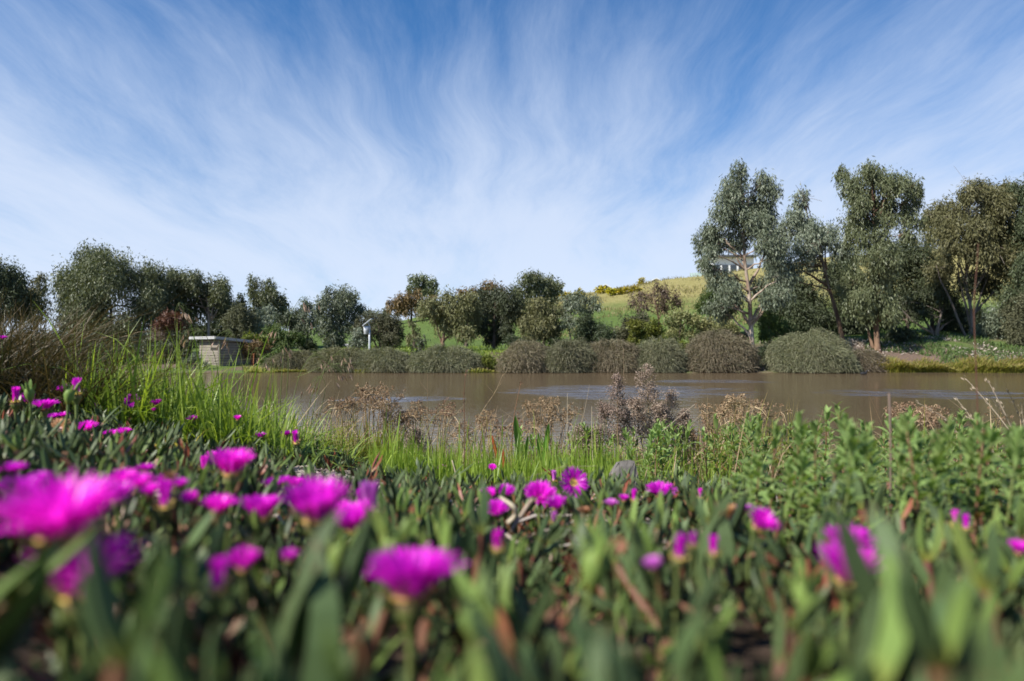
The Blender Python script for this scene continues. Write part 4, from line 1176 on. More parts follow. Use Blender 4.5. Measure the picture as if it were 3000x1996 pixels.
def shoot_plan(pairs, hgt, lean):
    """a stem curve and the leaves that sit on it"""
    pts = []
    for i in range(6):
        t = i / 5
        pts.append(Vector((lean * t * t * hgt, 0, hgt * t - 0.03 * (1 - t) - 0.005)))
    lv = []
    az = random.uniform(0, 3)
    for i in range(pairs):
        t = 0.35 + 0.65 * (i / max(1, pairs - 1))
        j = min(4, int(t * 5))
        p = pts[j].lerp(pts[j + 1], t * 5 - j)
        inner = i / max(1, pairs - 1)
        for s in (0, 1):
            el = rad(random.uniform(8, 46) + 40 * inner)
            L = random.uniform(.032, .050) * (1 - 0.2 * inner)
            lv.append((random.randrange(3), leaf_matrix(p, az + s * math.pi + random.uniform(-.25, .25), el, L)))
        az += math.pi / 2 + random.uniform(-.35, .35)
    return pts, lv


PLANS = [shoot_plan(random.choice((3, 4, 4)), random.uniform(.03, .055), random.uniform(-.4, .4)) for _ in range(9)]


def plan_mesh(plan, lo=True):
    g = Geo()
    LV = LEAFV_LO if lo else LEAFV
    for k, mt in plan[1]:
        V, F, T = LV[k]
        m = np.array(mt)
        g.add(V @ m[:3, :3].T + m[:3, 3], F, T, 0.5)
    nl = g.n
    g.tubes(np.array([list(p) for p in plan[0][::2]] + [list(plan[0][-1])]), 0.0042, 3 if lo else 5)
    return g, nl


PLAN_LO = [plan_mesh(p) for p in PLANS]


# where the flowers stand: (x, y, width) noted on the 2357 px wide view, form, tilt, turn, label
FLOWERS = [
    # blurred giants of the foreground
    (140, 1180, 285, "open", 4, 0, "largest blurred magenta flower, upper of the two giants at the lower left"),
    (195, 1318, 240, "cup", 2, 40, "blurred giant magenta flower, lower of the two at the lower left"),
    (945, 1325, 240, "open", -6, 10, "big blurred magenta flower in the lower centre, alone in the green"),
    (727, 1160, 165, "cup", 8, 0, "broad bright magenta flower right of centre left, touching a paler half open one"),
    (600, 1172, 104, "cup", -5, 20, "narrow upright magenta flower half hidden by the tall blurred shoot left of centre"),
    (815, 1196, 112, "cup", 14, -60, "deep magenta flower under the pale half open one"),
    (852, 1165, 62, "closed", 10, -50, "pale half open magenta flower at the right of the central left cluster"),
    (533, 1068, 108, "cup", 2, 0, "sharp standing magenta flower raised on a stalk above its neighbours left of centre"),
    (503, 1162, 82, "open", 6, 70, "drooping magenta flower beside a withered brown one"),
    (50, 1122, 102, "open", 0, 0, "magenta flower at the left edge, just above the largest giant"),
    (28, 1080, 64, "open", 0, 0, "magenta flower cut by the left edge, behind a grey green leaf"),
    (286, 1100, 72, "open", 5, 0, "leftmost upper flower of the crowded magenta cluster above the giants"),
    (322, 1108, 60, "open", 10, 10, "right upper flower of the crowded magenta cluster above the giants"),
    (270, 1135, 80, "cup", 5, 0, "purple tinged flower squeezed behind the largest giant"),
    (335, 1077, 40, "open", -4, 0, "small flat magenta flower topping the crowded cluster above the giants"),
    (383, 1103, 46, "open", 10, -10, "magenta flower right of the crowded cluster, behind dark leaves"),
    (380, 1142, 42, "closed", 10, 20, "half closed magenta flower below the cluster, between two leaves"),
    (437, 1147, 42, "cup", 30, 0, "glossy cupped magenta flower low among dark red stems"),
    (487, 1047, 32, "open", 5, 0, "small magenta flower behind the raised stalked one, on its left"),
    (470, 1068, 22, "closed", 0, 0, "tiny closed magenta flower left of the raised stalked one"),
    (630, 1113, 50, "open", 2, 0, "flat magenta flower behind the tall blurred shoot, left half"),
    (680, 1110, 40, "open", 2, 0, "flat magenta flower behind the tall blurred shoot, right half"),
    (1955, 1243, 108, "open", 6, 0, "upper of the two stacked blurred magenta flowers at the lower right"),
    (1953, 1306, 145, "cup", 10, 0, "lower and larger of the two stacked blurred magenta flowers at the lower right"),
    (560, 1292, 82, "cup", 10, 0, "dim blurred purple flower deep behind the tall blurred shoot, left side"),
    (500, 1330, 50, "closed", 0, 0, "dim blurred violet flower between the two dark shoots low on the left"),
    (665, 1280, 46, "cup", 0, 0, "dim blurred purple flower deep behind the tall blurred shoot, right side"),
    (733, 1330, 36, "closed", 0, 0, "small dim violet flower low left of the big lower centre bloom"),
    (90, 1098, 50, "open", 6, 0, "magenta flower peeping between the two at the left edge and the crowded cluster"),
    (235, 1118, 54, "open", 4, 20, "magenta flower at the near left side of the crowded cluster"),
    (345, 1130, 50, "cup", 14, -20, "magenta flower at the near right side of the crowded cluster"),
    (415, 1112, 36, "open", 12, 0, "small magenta flower between dark leaves left of the glossy cupped one"),
    (690, 1150, 70, "open", 10, 20, "magenta flower filling the gap left of the broad bright one"),
    (780, 1178, 70, "open", 16, -20, "magenta flower joining the broad bright one to the deep magenta one"),
    (655, 1105, 34, "open", 4, 0, "small flat magenta flower directly behind the tall blurred shoot"),
    (830, 1148, 26, "closed", 0, 0, "tiny bud like magenta flower above the deep magenta one"),
    # the left bank
    (147, 895, 37, "open", 4, 0, "magenta flower topping the left bank beside a green bud"),
    (63, 918, 36, "cup", 40, 20, "round magenta flower turned to the viewer near the left edge"),
    (103, 932, 55, "open", -4, 0, "wide flat magenta flower under the brown tussock at the left"),
    (36, 912, 24, "closed", 0, 0, "small shaded purple flower at the foot of the brown tussock"),
    (176, 893, 26, "closed", 0, 0, "shaded purple flower just right of the one topping the left bank"),
    (5, 777, 20, "open", 0, 0, "lone magenta flower high at the left edge within the tussock"),
    (123, 958, 26, "open", 10, 0, "left of two small magenta flowers side by side on the left bank"),
    (145, 955, 26, "open", 10, 0, "right of two small magenta flowers side by side on the left bank"),
    (138, 971, 22, "open", 10, 0, "small magenta flower just beneath the side by side pair"),
    (199, 983, 47, "open", 12, 0, "bright magenta flower with pale centre in the middle of the left bank"),
    (257, 998, 38, "open", 2, 10, "left of the two joined magenta flowers by an upright leaf"),
    (286, 992, 34, "open", -4, -30, "right of the two joined magenta flowers by an upright leaf"),
    (303, 922, 34, "flat", 60, 0, "shaded purple flower showing its yellow centre under the green grass"),
    (360, 927, 26, "cup", 10, 0, "magenta flower behind a dark leaf at the grass edge"),
    (354, 942, 18, "open", 0, 0, "tiny magenta flower below the one at the grass edge"),
    (222, 943, 17, "closed", 20, 0, "small pink half open flower at the foot of the grass"),
    (443, 963, 25, "open", 10, -40, "small magenta flower by the yellowed grass blades"),
    (547, 962, 20, "cup", 10, 0, "small magenta flower under the blue green grass leaves"),
    (600, 1002, 27, "open", 0, 0, "small magenta flower at the left of the trio beyond the bare runners"),
    (660, 997, 24, "open", 0, 0, "small magenta flower at the top of the trio beyond the bare runners"),
    (681, 1008, 20, "closed", 20, 0, "small magenta flower at the right of the trio beyond the bare runners"),
    # the middle
    (1321, 1110, 66, "flat", 68, 18, "sharp magenta daisy facing the viewer with a yellow centre"),
    (1243, 1138, 72, "open", 34, 0, "fringed bright magenta flower left of the yellow centred one"),
    (1281, 1160, 50, "cup", 24, -20, "magenta flower tucked under the fringed bright one"),
    (1275, 1098, 17, "closed", 0, 0, "pale closed flower just left of the yellow centred one"),
    (1126, 1138, 46, "cup", 10, 50, "left flower of the tight central trio beside the dead twig"),
    (1160, 1132, 52, "open", 14, 0, "right upper flower of the tight central trio beside the dead twig"),
    (1143, 1172, 56, "open", 24, 0, "lowest flower of the tight central trio beside the dead twig"),
    (1015, 1077, 28, "open", 6, -30, "small magenta flower in front of the light green grass, left one"),
    (1134, 1075, 20, "open", 30, 0, "small magenta flower in front of the light green grass, right one"),
    (1407, 1158, 34, "open", 4, 0, "pink based magenta flower first right of the yellow centred one"),
    (1436, 1147, 26, "cup", 4, 0, "small cupped magenta flower in the short row under the grey rock"),
    (1460, 1142, 18, "closed", 0, 0, "bud like magenta flower ending the short row under the grey rock"),
    (1521, 1130, 68, "open", 10, 0, "round magenta flower just right of the grey rock"),
    (1612, 1138, 15, "closed", 0, 0, "tiny magenta flower right of the tall upright shoot"),
    (1753, 1202, 74, "cup", 36, 30, "crumpled magenta flower in front of the green herbs"),
    (1713, 1170, 40, "open", 0, 0, "pale magenta flower behind the crumpled one by the herbs"),
    (1566, 1262, 38, "closed", 10, 40, "small upright magenta flower left of the tall shoot's reddish stem"),
    (1596, 1243, 20, "closed", 0, 0, "tiny magenta flower just behind the tall shoot's reddish stem"),
    (1643, 1258, 28, "closed", 0, 0, "shaded magenta flower right of the tall shoot's reddish stem"),
    (1503, 1300, 50, "cup", 20, -60, "half hidden magenta flower with pinkish base low right of centre"),
    (1145, 1247, 30, "closed", 10, 0, "lone purple flower low in the centre behind green shoots"),
    (2346, 1262, 50, "cup", 10, 0, "dim purple flower at the right edge"),
    (2198, 1196, 24, "closed", 0, 0, "dim purple flower among the right hand shoots, left one"),
    (2224, 1204, 22, "closed", 0, 0, "dim purple flower among the right hand shoots, right one"),
    (1275, 1070 + 123, 18, "closed", 10, 0, "small pink closing flower under the central right flowers"),
]


def surface_Y(vx, vy):
    Y = np.arange(.2, 4.2, .01)
    d = (terrain(WX(vx, Y), Y) + .075) - WZ(vy, Y)
    i = np.argmax(d > 0)
    return float(Y[i]) if d.max() > 0 else 2.2


def carpet_density(x, y):
    d = np.ones_like(x)
    # grass takes over at the middle back, bare runners left of it, herbs on the right
    vx = (x / np.maximum(y, .05) * FPX + 512) / K
    d *= 1 - 0.96 * sstep(2.0, 2.35, y) * sstep(790, 900, vx)
    d *= 1 - 0.80 * sstep(1.25, 1.7, y) * sstep(1650, 1850, vx)
    d *= 1 - 0.85 * sstep(2.7, 3.3, y)
    bare = np.exp(-(((vx - 730) / 170) ** 2 + ((y - 1.75) / .36) ** 2))
    d *= 1 - 0.93 * bare
    bare = np.exp(-(((vx - 1230) / 230) ** 2 + ((y - 1.85) / .28) ** 2))
    d *= 1 - 0.92 * bare
    d *= 0.72 + 0.28 * sstep(-0.5, 0.3, wob(x * 3, y * 3, 2.2, 4))
    return d


def scatter(dens, x0, x1, y0, y1):
    n = int((x1 - x0) * (y1 - y0) * dens)
    return R.uniform(x0, x1, n), R.uniform(y0, y1, n)


px_, py_ = scatter(680, -3.2, 2.6, 0.10, 3.4)
keep = (np.abs(px_) < 0.95 * py_ + 0.35) & (R.random(len(px_)) < carpet_density(px_, py_))
keep &= (py_ > 0.18) | (np.abs(px_) > 0.40)
px_, py_ = px_[keep], py_[keep]
order = np.argsort(np.hypot(px_, py_) + 0.0)
px_, py_ = px_[order], py_[order]
pz_ = terrain(px_, py_) + 0.008 * (1 - sstep(.5, 1.0, py_))
# the carpet opens round its flowers: shoots standing over a flower are left out
tvx = (px_ / py_ * FPX + 512) / K
tvy = ((CAM_Z - (pz_ + .085)) / py_ * FPX + HOR) / K
wvx = .028 / py_ * FPX / K
drop_ = np.zeros(len(px_), bool)
for fx, fy, fw, fk, *_ in FLOWERS:
    yf = min(surface_Y(fx, fy), FPX * .062 / (fw * 1.1 * K))
    sharp = 1230 < fx < 1530 and fw > 45 or fx in (1753, 533)
    giant = fw > 100 and not sharp
    hit = (np.abs(tvx - fx) < fw * (.75 if sharp else .46 if giant else .36) + wvx * .6) & (tvy < fy + fw * (.35 if sharp else .12 if giant else -.02)) & (py_ < yf - .015)
    drop_ |= hit & (R.random(len(px_)) < (1.0 if sharp or giant else .85))
px_, py_, pz_ = px_[~drop_], py_[~drop_], pz_[~drop_]
# small young shoots fill the floor between the tall ones
lx, ly = scatter(620, -1.2, 1.2, .2, 1.25)
lk = np.abs(lx) < .85 * ly + .1
lx, ly = lx[lk], ly[lk]
low = np.concatenate([np.zeros(len(px_), bool), np.ones(len(lx), bool)])
px_, py_ = np.concatenate([px_, lx]), np.concatenate([py_, ly])
pz_ = np.concatenate([pz_, terrain(lx, ly)])
inframe = ~low & (np.abs(px_) < 0.80 * py_ + 0.03) & ((CAM_Z - pz_ - 0.08) / py_ < 0.52)
near_idx = np.where(inframe)[0][:292]
is_near = np.zeros(len(px_), bool)
is_near[near_idx] = True

leaf_me = {}
for mk in ("ice_leaf", "ice_leaf_fresh", "ice_leaf_red"):
    for k in range(3):
        V, F, T = LEAFV[k]
        leaf_me[mk, k] = mesh_data("leaf", V, F, M[mk], {"t": T, "rnd": np.full(len(V), .3 + .2 * k)}, False)
stem_me = []
for p in PLANS:
    g = Geo().tubes(np.array([list(q) for q in p[0]]), np.linspace(.0048, .003, 6)[None], 6)
    stem_me.append(g.mesh("stem", M["ice_stem"], True))


def put_shoot(x, y, z, rz, sc, tilt, plan, label, group=None, mat=None):
    root = thing("ice_plant_shoot", label, "ice plant", (x, y, z), group)
    root.rotation_euler = (tilt[0], tilt[1], rz)
    root.scale = (sc,) * 3
    link("stem", stem_me[plan], root)
    for i, (k, mt) in enumerate(PLANS[plan][1]):
        mk = mat or ("ice_leaf_fresh" if i >= len(PLANS[plan][1]) - 2 and random.random() < .4 else ("ice_leaf_red" if random.random() < .012 else "ice_leaf"))
        o = link("leaf", leaf_me[mk, k], root)
        o.matrix_local = mt @ Matrix.Rotation(random.uniform(-.2, .2), 4, "Z")
    return root


SHOOT_LABEL = "fleshy green ice plant shoot in the blurred foreground carpet between the magenta flowers"
for i in near_idx:
    put_shoot(px_[i], py_[i], pz_[i] + random.uniform(-.004, .012), random.uniform(0, 6.28), random.uniform(.75, 1.25), (random.gauss(0, .38), random.gauss(0, .38)), random.randrange(9), SHOOT_LABEL, "ice plant shoots of the foreground carpet")
# shoots that stand out of the carpet
for vx, vtop, Y, sc, rz, lb in (
        (2290, 1080, 0.23, 2.0, 2.6, "huge blurred ice plant shoot rising at the lower right"),
        (2210, 1150, 0.34, 1.8, 2.3, "second huge blurred ice plant shoot leaning beside the one at the lower right"),
        (610, 1110, 0.28, 2.2, 1.2, "tall blurred ice plant shoot in front of the magenta flowers, left of centre"),
        (365, 1270, 0.31, 1.35, 2.0, "blurred ice plant shoot just right of the lower left giant flower"),
        (1610, 1080, 0.60, 2.3, 0.9, "tall upright ice plant shoot with reddish stem below the grey rock"),
        (2040, 1050, 0.85, 2.0, 2.4, "upright ice plant shoot standing among the green herbs on the right"),
        (1095, 1085, 1.05, 1.9, 0.2, "upright ice plant shoot just left of the twin magenta flowers at centre"),
        (1400, 1075, 1.65, 1.7, 1.0, "dark ice plant shoot just left of the grey rock")):
    x, zt = WX(vx, Y), WZ(vtop, Y)
    put_shoot(x, Y, zt - 0.085 * sc, rz, sc, (0, 0), 2, lb, None, "ice_leaf")
    zg = ground_at(x, Y)
    if zt - .085 * sc > zg:
        g = Geo().tubes(np.array([[x, Y, zg - .01], [x + .01, Y + .01, (zg + zt - .085 * sc) / 2], [x, Y, zt - .085 * sc + .01]]), .006, 6)
        r = bpy.data.objects["ice_plant_shoot"]
        last = [o for o in COL.objects if o.name.startswith("ice_plant_shoot")][-1]
        me = g.mesh("runner", M["ice_stem"], True)
        rn = link("runner", me, last)
        bpy.context.view_layer.update()
        rn.matrix_parent_inverse = (Matrix.Translation(last.location) @ last.rotation_euler.to_matrix().to_4x4() @ Matrix.Scale(sc, 4)).inverted()

# the rest of the carpet, one mass
Vs, Fs, Ts, Rs, cnt = [], [], [], [], 0
Vst, Fst, cst = [], [], 0
far_i = np.where(~is_near)[0]
pl = R.integers(0, 9, len(far_i))
for q in range(9):
    g, nl = PLAN_LO[q]
    V0, F0, T0, _ = g.arrays()
    F0 = np.concatenate(F0)
    sel = far_i[pl == q]
    m = len(sel)
    a = R.uniform(0, 6.28, m)
    sc = R.uniform(.8, 1.3, m) * np.where(low[sel], .55, 1.0)
    tx, ty = R.normal(0, .45, m), R.normal(0, .45, m)
    ca, sa = np.cos(a), np.sin(a)
    v = V0[None] * sc[:, None, None]
    x = v[..., 0] * ca[:, None] - v[..., 1] * sa[:, None]
    y = v[..., 0] * sa[:, None] + v[..., 1] * ca[:, None]
    z = v[..., 2]
    x = x + z * tx[:, None] + px_[sel][:, None]
    y = y + z * ty[:, None] + py_[sel][:, None]
    z = z + (pz_[sel] + R.uniform(-.006, .012, m))[:, None]
    V = np.stack([x, y, z], -1)
    rr = np.repeat(R.random(m)[:, None], len(V0), 1)
    # leaves and stems go to their own meshes so that each keeps its material
    Fl = F0[(F0 < nl).all(1)]
    Fs.append((Fl[None] + (np.arange(m) * nl)[:, None, None] + cnt).reshape(-1, 4))
    Vs.append(V[:, :nl].reshape(-1, 3))
    Ts.append(np.tile(T0[:nl], m))
    Rs.append(rr[:, :nl].ravel())
    cnt += m * nl
    ns = len(V0) - nl
    Ft = F0[(F0 >= nl).all(1)] - nl
    Fst.append((Ft[None] + (np.arange(m) * ns)[:, None, None] + cst).reshape(-1, 4))
    Vst.append(V[:, nl:].reshape(-1, 3))
    cst += m * ns
V, F, T, Rn = np.concatenate(Vs), np.concatenate(Fs), np.concatenate(Ts), np.concatenate(Rs)
fr = Rn[F[:, 0]]
carp = thing("ice_plant_carpet", "carpet of fleshy green ice plant covering the near bank", "ground cover", (0, 1, ground_at(0, 1)))
carp["kind"] = "stuff"
co = np.array(carp.location)
for mk, nm, sel in (("ice_leaf", "leaves", fr > .20), ("ice_leaf_fresh", "fresh_leaves", (fr <= .20) & (fr > .06)), ("ice_leaf_red", "red_leaves", fr <= .06)):
    f = F[sel]
    u, inv = np.unique(f, return_inverse=True)
    o = link(nm, mesh_data(nm, V[u] - co, inv.reshape(-1, 4), M[mk], {"t": T[u], "rnd": Rn[u]}), carp, kind="stuff")
Vt, Ft = np.concatenate(Vst), np.concatenate(Fst)
link("runners", mesh_data("runners", Vt - co, Ft, M["ice_stem"], {"t": Vt[:, 0] * 0, "rnd": R.random(len(Vt))}), carp, kind="stuff")

# dry runners, twigs and dead leaves lying between the shoots
n = 7500
x, y = R.uniform(-2.6, 2.2, n), R.uniform(.9, 3.3, n)
hb = n // 3
x[:hb], y[:hb] = WX(R.normal(735, 150, hb), 1.75), R.normal(1.75, .22, hb)
x[hb:hb + hb // 2], y[hb:hb + hb // 2] = WX(R.normal(1230, 170, hb // 2), 1.85), R.normal(1.85, .16, hb // 2)
k_ = np.abs(x) < .9 * y + .2
x, y = x[k_], y[k_]
n = len(x)
a = R.uniform(0, 6.28, n)
L = R.uniform(.03, .11, n)
d = np.stack([np.cos(a), np.sin(a), 0 * a], 1)
s_ = np.stack([-np.sin(a), np.cos(a), 0 * a], 1) * R.normal(0, .35, n)[:, None]
P = np.stack([np.stack([x, y, 0 * x], 1) + d * (L * t)[:, None] + s_ * (L * (t - t * t) * 2)[:, None] for t in (-.5, -.15, .2, .5)], 1)
P[..., 2] = terrain(P[..., 0], P[..., 1]) + R.uniform(.002, .03, n)[:, None] + R.normal(0, .006, (n, 4))
g = Geo().tubes(P, R.uniform(.0014, .0038, n)[:, None] * np.array([[.8, 1, 1, .6]]), 4)
link("twig_litter", g.mesh("twig_litter", M["litter"]), label="bleached curly twigs and dead runners between the ice plant shoots", cat="litter", kind="stuff")
n = 4200
x, y = R.uniform(-2.6, 2.2, n), R.uniform(.25, 3.3, n)
z = terrain(x, y) + R.uniform(0, .03, n)
D = norm(unit(n) * [1, 1, .5])
g = Geo().cards(np.stack([x, y, z], 1), D, norm(np.cross(D, unit(n))), R.uniform(.02, .05, n), R.uniform(.003, .007, n))
link("leaf_litter", g.mesh("leaf_litter", M["litter_red"]), label="red brown dead leaves on the soil under the ice plant", cat="litter", kind="stuff")

# ------------------------------------------------------------------ magenta ice plant flowers
def petal_geo(layers, r0=0.20):
    g = Geo()
    for n, e0, e1, L, w in layers:
        a = np.arange(n) * 2 * np.pi / n + R.normal(0, .05, n)
        e = rad(1) * (R.normal(0, 5, n))
        l = L * R.uniform(.86, 1.08, n)
        s = 6
        pr, pz = np.full(n, r0), np.full(n, 0.0)
        rows = [np.stack([pr * np.cos(a), pr * np.sin(a), pz], 1)]
        for i in range(s - 1):
            f = i / (s - 2)
            el = np.radians(e0 + (e1 - e0) * f) + e
            pr = pr + np.cos(el) * l / (s - 1)
            pz = pz + np.sin(el) * l / (s - 1)
            rows.append(np.stack([pr * np.cos(a), pr * np.sin(a), pz], 1))
        P = np.stack(rows, 1)
        side = np.stack([-np.sin(a), np.cos(a), R.normal(0, .35, n)], 1)
        g.ribbons(P, w * np.array([.55, .8, 1, 1.05, .95, .45])[None], norm(side))
    return g


def calyx_geo(open_=1.0):
    g = Geo()
    prof = [(-.62, .10), (-.45, .17), (-.25, .27), (-.05, .30), (.02, .24)]
    g.tubes(np.array([[0, 0, z] for z, _ in prof]), np.array([[r for _, r in prof]]), 10, cap=True, rnd=.4)
    for i in range(5):
        V, F, T = ice_leaf(4, .5, 1.5)
        L = (.62, .5, .42, .55, .45)[i]
        m = np.array(Matrix.Rotation(i * 2 * math.pi / 5, 4, "Z") @ Matrix.Translation((.20, 0, -.10)) @ Matrix.Rotation(-rad(62 - 34 * open_), 4, "Y") @ Matrix.Scale(L, 4))
        g.add(V @ m[:3, :3].T + m[:3, 3], F, T, .5)
    return g


def stamen_geo(n=90):
    g = Geo()
    a = R.uniform(0, 6.28, n)
    r = .42 * np.sqrt(R.random(n))
    base = np.stack([r * .7 * np.cos(a), r * .7 * np.sin(a), 0 * a], 1)
    top = np.stack([r * np.cos(a), r * np.sin(a), .22 - r * .25 + R.normal(0, .02, n)], 1)
    g.ribbons(np.stack([base, (base + top) / 2 + [0, 0, .02], top], 1), .013 * np.array([1, .9, 1.6])[None], norm(np.stack([-np.sin(a), np.cos(a), 0 * a], 1) + R.normal(0, .3, (n, 3))))
    disc = np.array([[.36 * math.cos(t), .36 * math.sin(t), .03] for t in np.linspace(0, 2 * math.pi, 12, endpoint=False)] + [[0, 0, .08]])
    g.add(disc, np.array([[i, (i + 1) % 12, 12] for i in range(12)]), 0, .2)
    return g


PET = {
    "open": [petal_geo([(50, 60, 16, 1.06, .050), (48, 68, 34, 1.02, .048), (42, 76, 52, .94, .045)]) for _ in range(3)],
    "cup": [petal_geo([(48, 68, 34, 1.04, .050), (44, 76, 48, 1.0, .048), (38, 82, 62, .90, .045)]) for _ in range(3)],
    "flat": [petal_geo([(60, 22, 4, .92, .032), (50, 32, 12, .88, .036), (44, 44, 22, .74, .034)]) for _ in range(2)],
    "closed": [petal_geo([(40, 98, 80, 1.0, .055), (36, 100, 86, .95, .05)], .17) for _ in range(2)],
}
PETM = {(k, i, mt): g.mesh("petals", M[mt]) for k, l in PET.items() for i, g in enumerate(l) for mt in ("petal", "petal_pale", "spent")}
CALM = {k: calyx_geo(v).mesh("calyx", M["calyx"], False) for k, v in (("open", 1.0), ("flat", 1.0), ("cup", .6), ("closed", .2))}
STAM = stamen_geo().mesh("stamens", M["stamen"])
WID = {"open": 1.04, "cup": .95, "flat": 1.05, "closed": .38}


def flower(vx, vy, w, kind, tilt, yaw, label, mat="petal", cat="flower", name="ice_plant_flower", group="magenta ice plant flowers"):
    w = w * 1.10
    ys_ = surface_Y(vx, vy)
    real = {"open": .064, "cup": .054, "flat": .062, "closed": .028}[kind]
    Y = min(ys_, FPX * real / (w * K))
    Y = max(Y, .3)
    Rr = (w * K / FPX * Y) / 2 / WID[kind]
    x, z = WX(vx, Y), WZ(vy, Y)
    e = Euler((rad(tilt), 0, rad(yaw)), "XYZ")
    mrot = Matrix.Rotation(rad(yaw), 4, "Z") @ Matrix.Rotation(rad(tilt), 4, "X")
    axis = mrot.to_3x3() @ Vector((0, 0, 1))
    base = Vector((x, Y, z)) - axis * Rr * (.40 if kind != "flat" else .15)
    zg = ground_at(base.x, base.y)
    root = thing(name, label, cat, base, group)
    root.rotation_euler = mrot.to_euler()
    root.scale = (Rr,) * 3
    spin = random.uniform(0, 6.28)
    q = random.randrange(len(PET[kind]))
    o = link("petals", PETM[kind, q, mat], root, kind="stuff")
    o.rotation_euler = (0, 0, spin)
    o = link("calyx", CALM[kind], root)
    o.rotation_euler = (0, 0, spin)
    if mat != "spent":
        link("stamens", STAM, root, kind="stuff")
    down = mrot.to_3x3().inverted() @ Vector((0, 0, -1))
    Ls = max(.5, min((base.z - zg) / Rr, 8))
    a = np.array([0, 0, -.55])
    dn = np.array(down)
    b = a + np.array([0, 0, -.25 * Ls]) * .5 + dn * .25 * Ls
    c = a + np.array([0, 0, -.25 * Ls]) * .5 + dn * Ls
    g = Geo().tubes(np.array([a, (a + b) / 2, b, (b + c) / 2, c]), np.array([[.10, .085, .08, .08, .085]]), 6)
    link("stem", g.mesh("stem", M["green_stem"], True), root)
    return root


for vx, vy, w, kd, ti, yw, lb in FLOWERS:
    pale = "pale" in lb.split(",")[0][:6] or "pink" in lb
    flower(vx, vy, w, kd, ti, yw, lb, "petal_pale" if pale else "petal")
for vx, vy, w, kd, lb in (
        (470, 1210, 60, "cup", "withered orange brown flower under the drooping magenta one"),
        (1423, 1256, 40, "flat", "dry star shaped brown flower low right of centre"),
        (1680, 1180, 55, "cup", "withered orange flower beside the crumpled magenta one"),
        (390, 1118, 36, "closed", "withered brown flower among dark leaves left of the raised one"),
        (1345, 1178, 34, "cup", "withered pinkish flower right of the fringed bright one"),
        (135, 965 + 20, 50, "flat", "withered rusty flower head lying under the side by side pair")):
    flower(vx, vy, w, kd, 50 if kd == "flat" else 5, 0, lb, "spent", "withered flower", "withered_flower", "withered ice plant flowers")

# green buds
g = Geo()
prof = [(-.9, .14), (-.5, .36), (0, .46), (.35, .40), (.55, .2)]
g.tubes(np.array([[0, 0, z] for z, _ in prof]), np.array([[r for _, r in prof]]), 9, cap=True, rnd=.7)
BUD = g.mesh("bud_body", M["ice_leaf_fresh"], True)
g = Geo()
for i in range(4):
    V, F, T = ice_leaf(4, -.2, 1.5)
    m = np.array(Matrix.Rotation(i * math.pi / 2 + .3, 4, "Z") @ Matrix.Translation((.32, 0, .2)) @ Matrix.Rotation(-rad(74), 4, "Y") @ Matrix.Scale(.85 if i % 2 else 1.2, 4))
    g.add(V @ m[:3, :3].T + m[:3, 3], F, T, .5)
SEP = g.mesh("sepals", M["ice_leaf_fresh"])
g = Geo().tubes(np.array([[0, 0, -.8], [.1, 0, -2], [0, .1, -4.5]]), np.array([[.14, .12, .12]]), 6)
BST = g.mesh("stem", M["green_stem"], True)
for vx, vy, w, lb in (
        (68, 905, 22, "green bud left of the round flower turned to the viewer"), (160, 908, 24, "green bud standing beside the flower that tops the left bank"),
        (905, 1255, 60, "blurred yellow green bud above the big lower centre bloom"), (1086, 1415, 60, "bright lime blurred bud low right of the big lower centre bloom"),
        (1370, 1300, 66, "bright yellow green blurred bud low right of centre"), (1015, 1215, 34, "small lime bud right of the pale half open flower"),
        (395, 1325, 62, "dark green blurred bud right of the lower left giant"), (780, 1280, 52, "blurred pale green bud below the cluster right of centre left"),
        (1640, 1480, 70, "blurred lime bud near the bottom right of centre"), (1855, 1370, 60, "blurred yellow green bud left below the stacked pair"),
        (1300, 1075, 18, "small green bud behind the yellow centred flower"), (168, 1125, 34, "olive bud behind the largest giant flower")):
    Y = min(surface_Y(vx, vy), FPX * .021 / (w * K))
    Y = max(Y, .28)
    r = thing("flower_bud", lb, "flower bud", (WX(vx, Y), Y, WZ(vy, Y)), "green ice plant buds")
    r.scale = (w * K / FPX * Y / .95,) * 3
    r.rotation_euler = (random.uniform(-.2, .2), random.uniform(-.2, .2), random.uniform(0, 6))
    link("bud_body", BUD, r)
    link("sepals", SEP, r)
    link("stem", BST, r)


# ------------------------------------------------------------------ grasses of the near bank
def blades(n, vx0, vx1, y0, y1, h, w, lean=.35, curve=.6, hfun=None, bias=(0, 0)):
    y = R.uniform(y0, y1, n)
    x = WX(R.uniform(vx0, vx1, n), y)
    base = np.stack([x, y, terrain(x, y) - .005], 1)
    hh = h * np.clip(R.lognormal(-.1, .32, n), .3, 1.7)
    if hfun is not None:
        hh = hh * hfun((x / y * FPX + 512) / K)
    a = R.uniform(0, 6.28, n)
    dr = np.stack([np.cos(a), np.sin(a), 0 * a], 1) * np.abs(R.normal(0, lean, n))[:, None] + np.array([bias[0], bias[1], 0])
    cv = np.abs(R.normal(0, curve, n))[:, None]
    t = np.linspace(0, 1, 6)
    P = np.stack([base + hh[:, None] * (dr * (s + cv * s * s * 1.2) + np.array([0, 0, 1]) * (s - .42 * cv * s ** 3)) for s in t], 1)
    P[:, 1:, 2] = np.maximum(P[:, 1:, 2], terrain(P[:, 1:, 0], P[:, 1:, 1]) + .01)
    sd = norm(np.cross(dr + unit(n) * .12, [0, 0, 1.0]) + unit(n) * .25)
    W = w * R.uniform(.6, 1.4, n)[:, None] * np.array([.75, 1, .95, .8, .5, .06])[None]
    return P, W, sd


def grass_patch(name, label, specs, mat, cat="grass"):
    g = Geo()
    for s in specs:
        g.ribbons(*blades(**s))
    return link(name, g.mesh(name, M[mat]), label=label, cat=cat, kind="stuff")


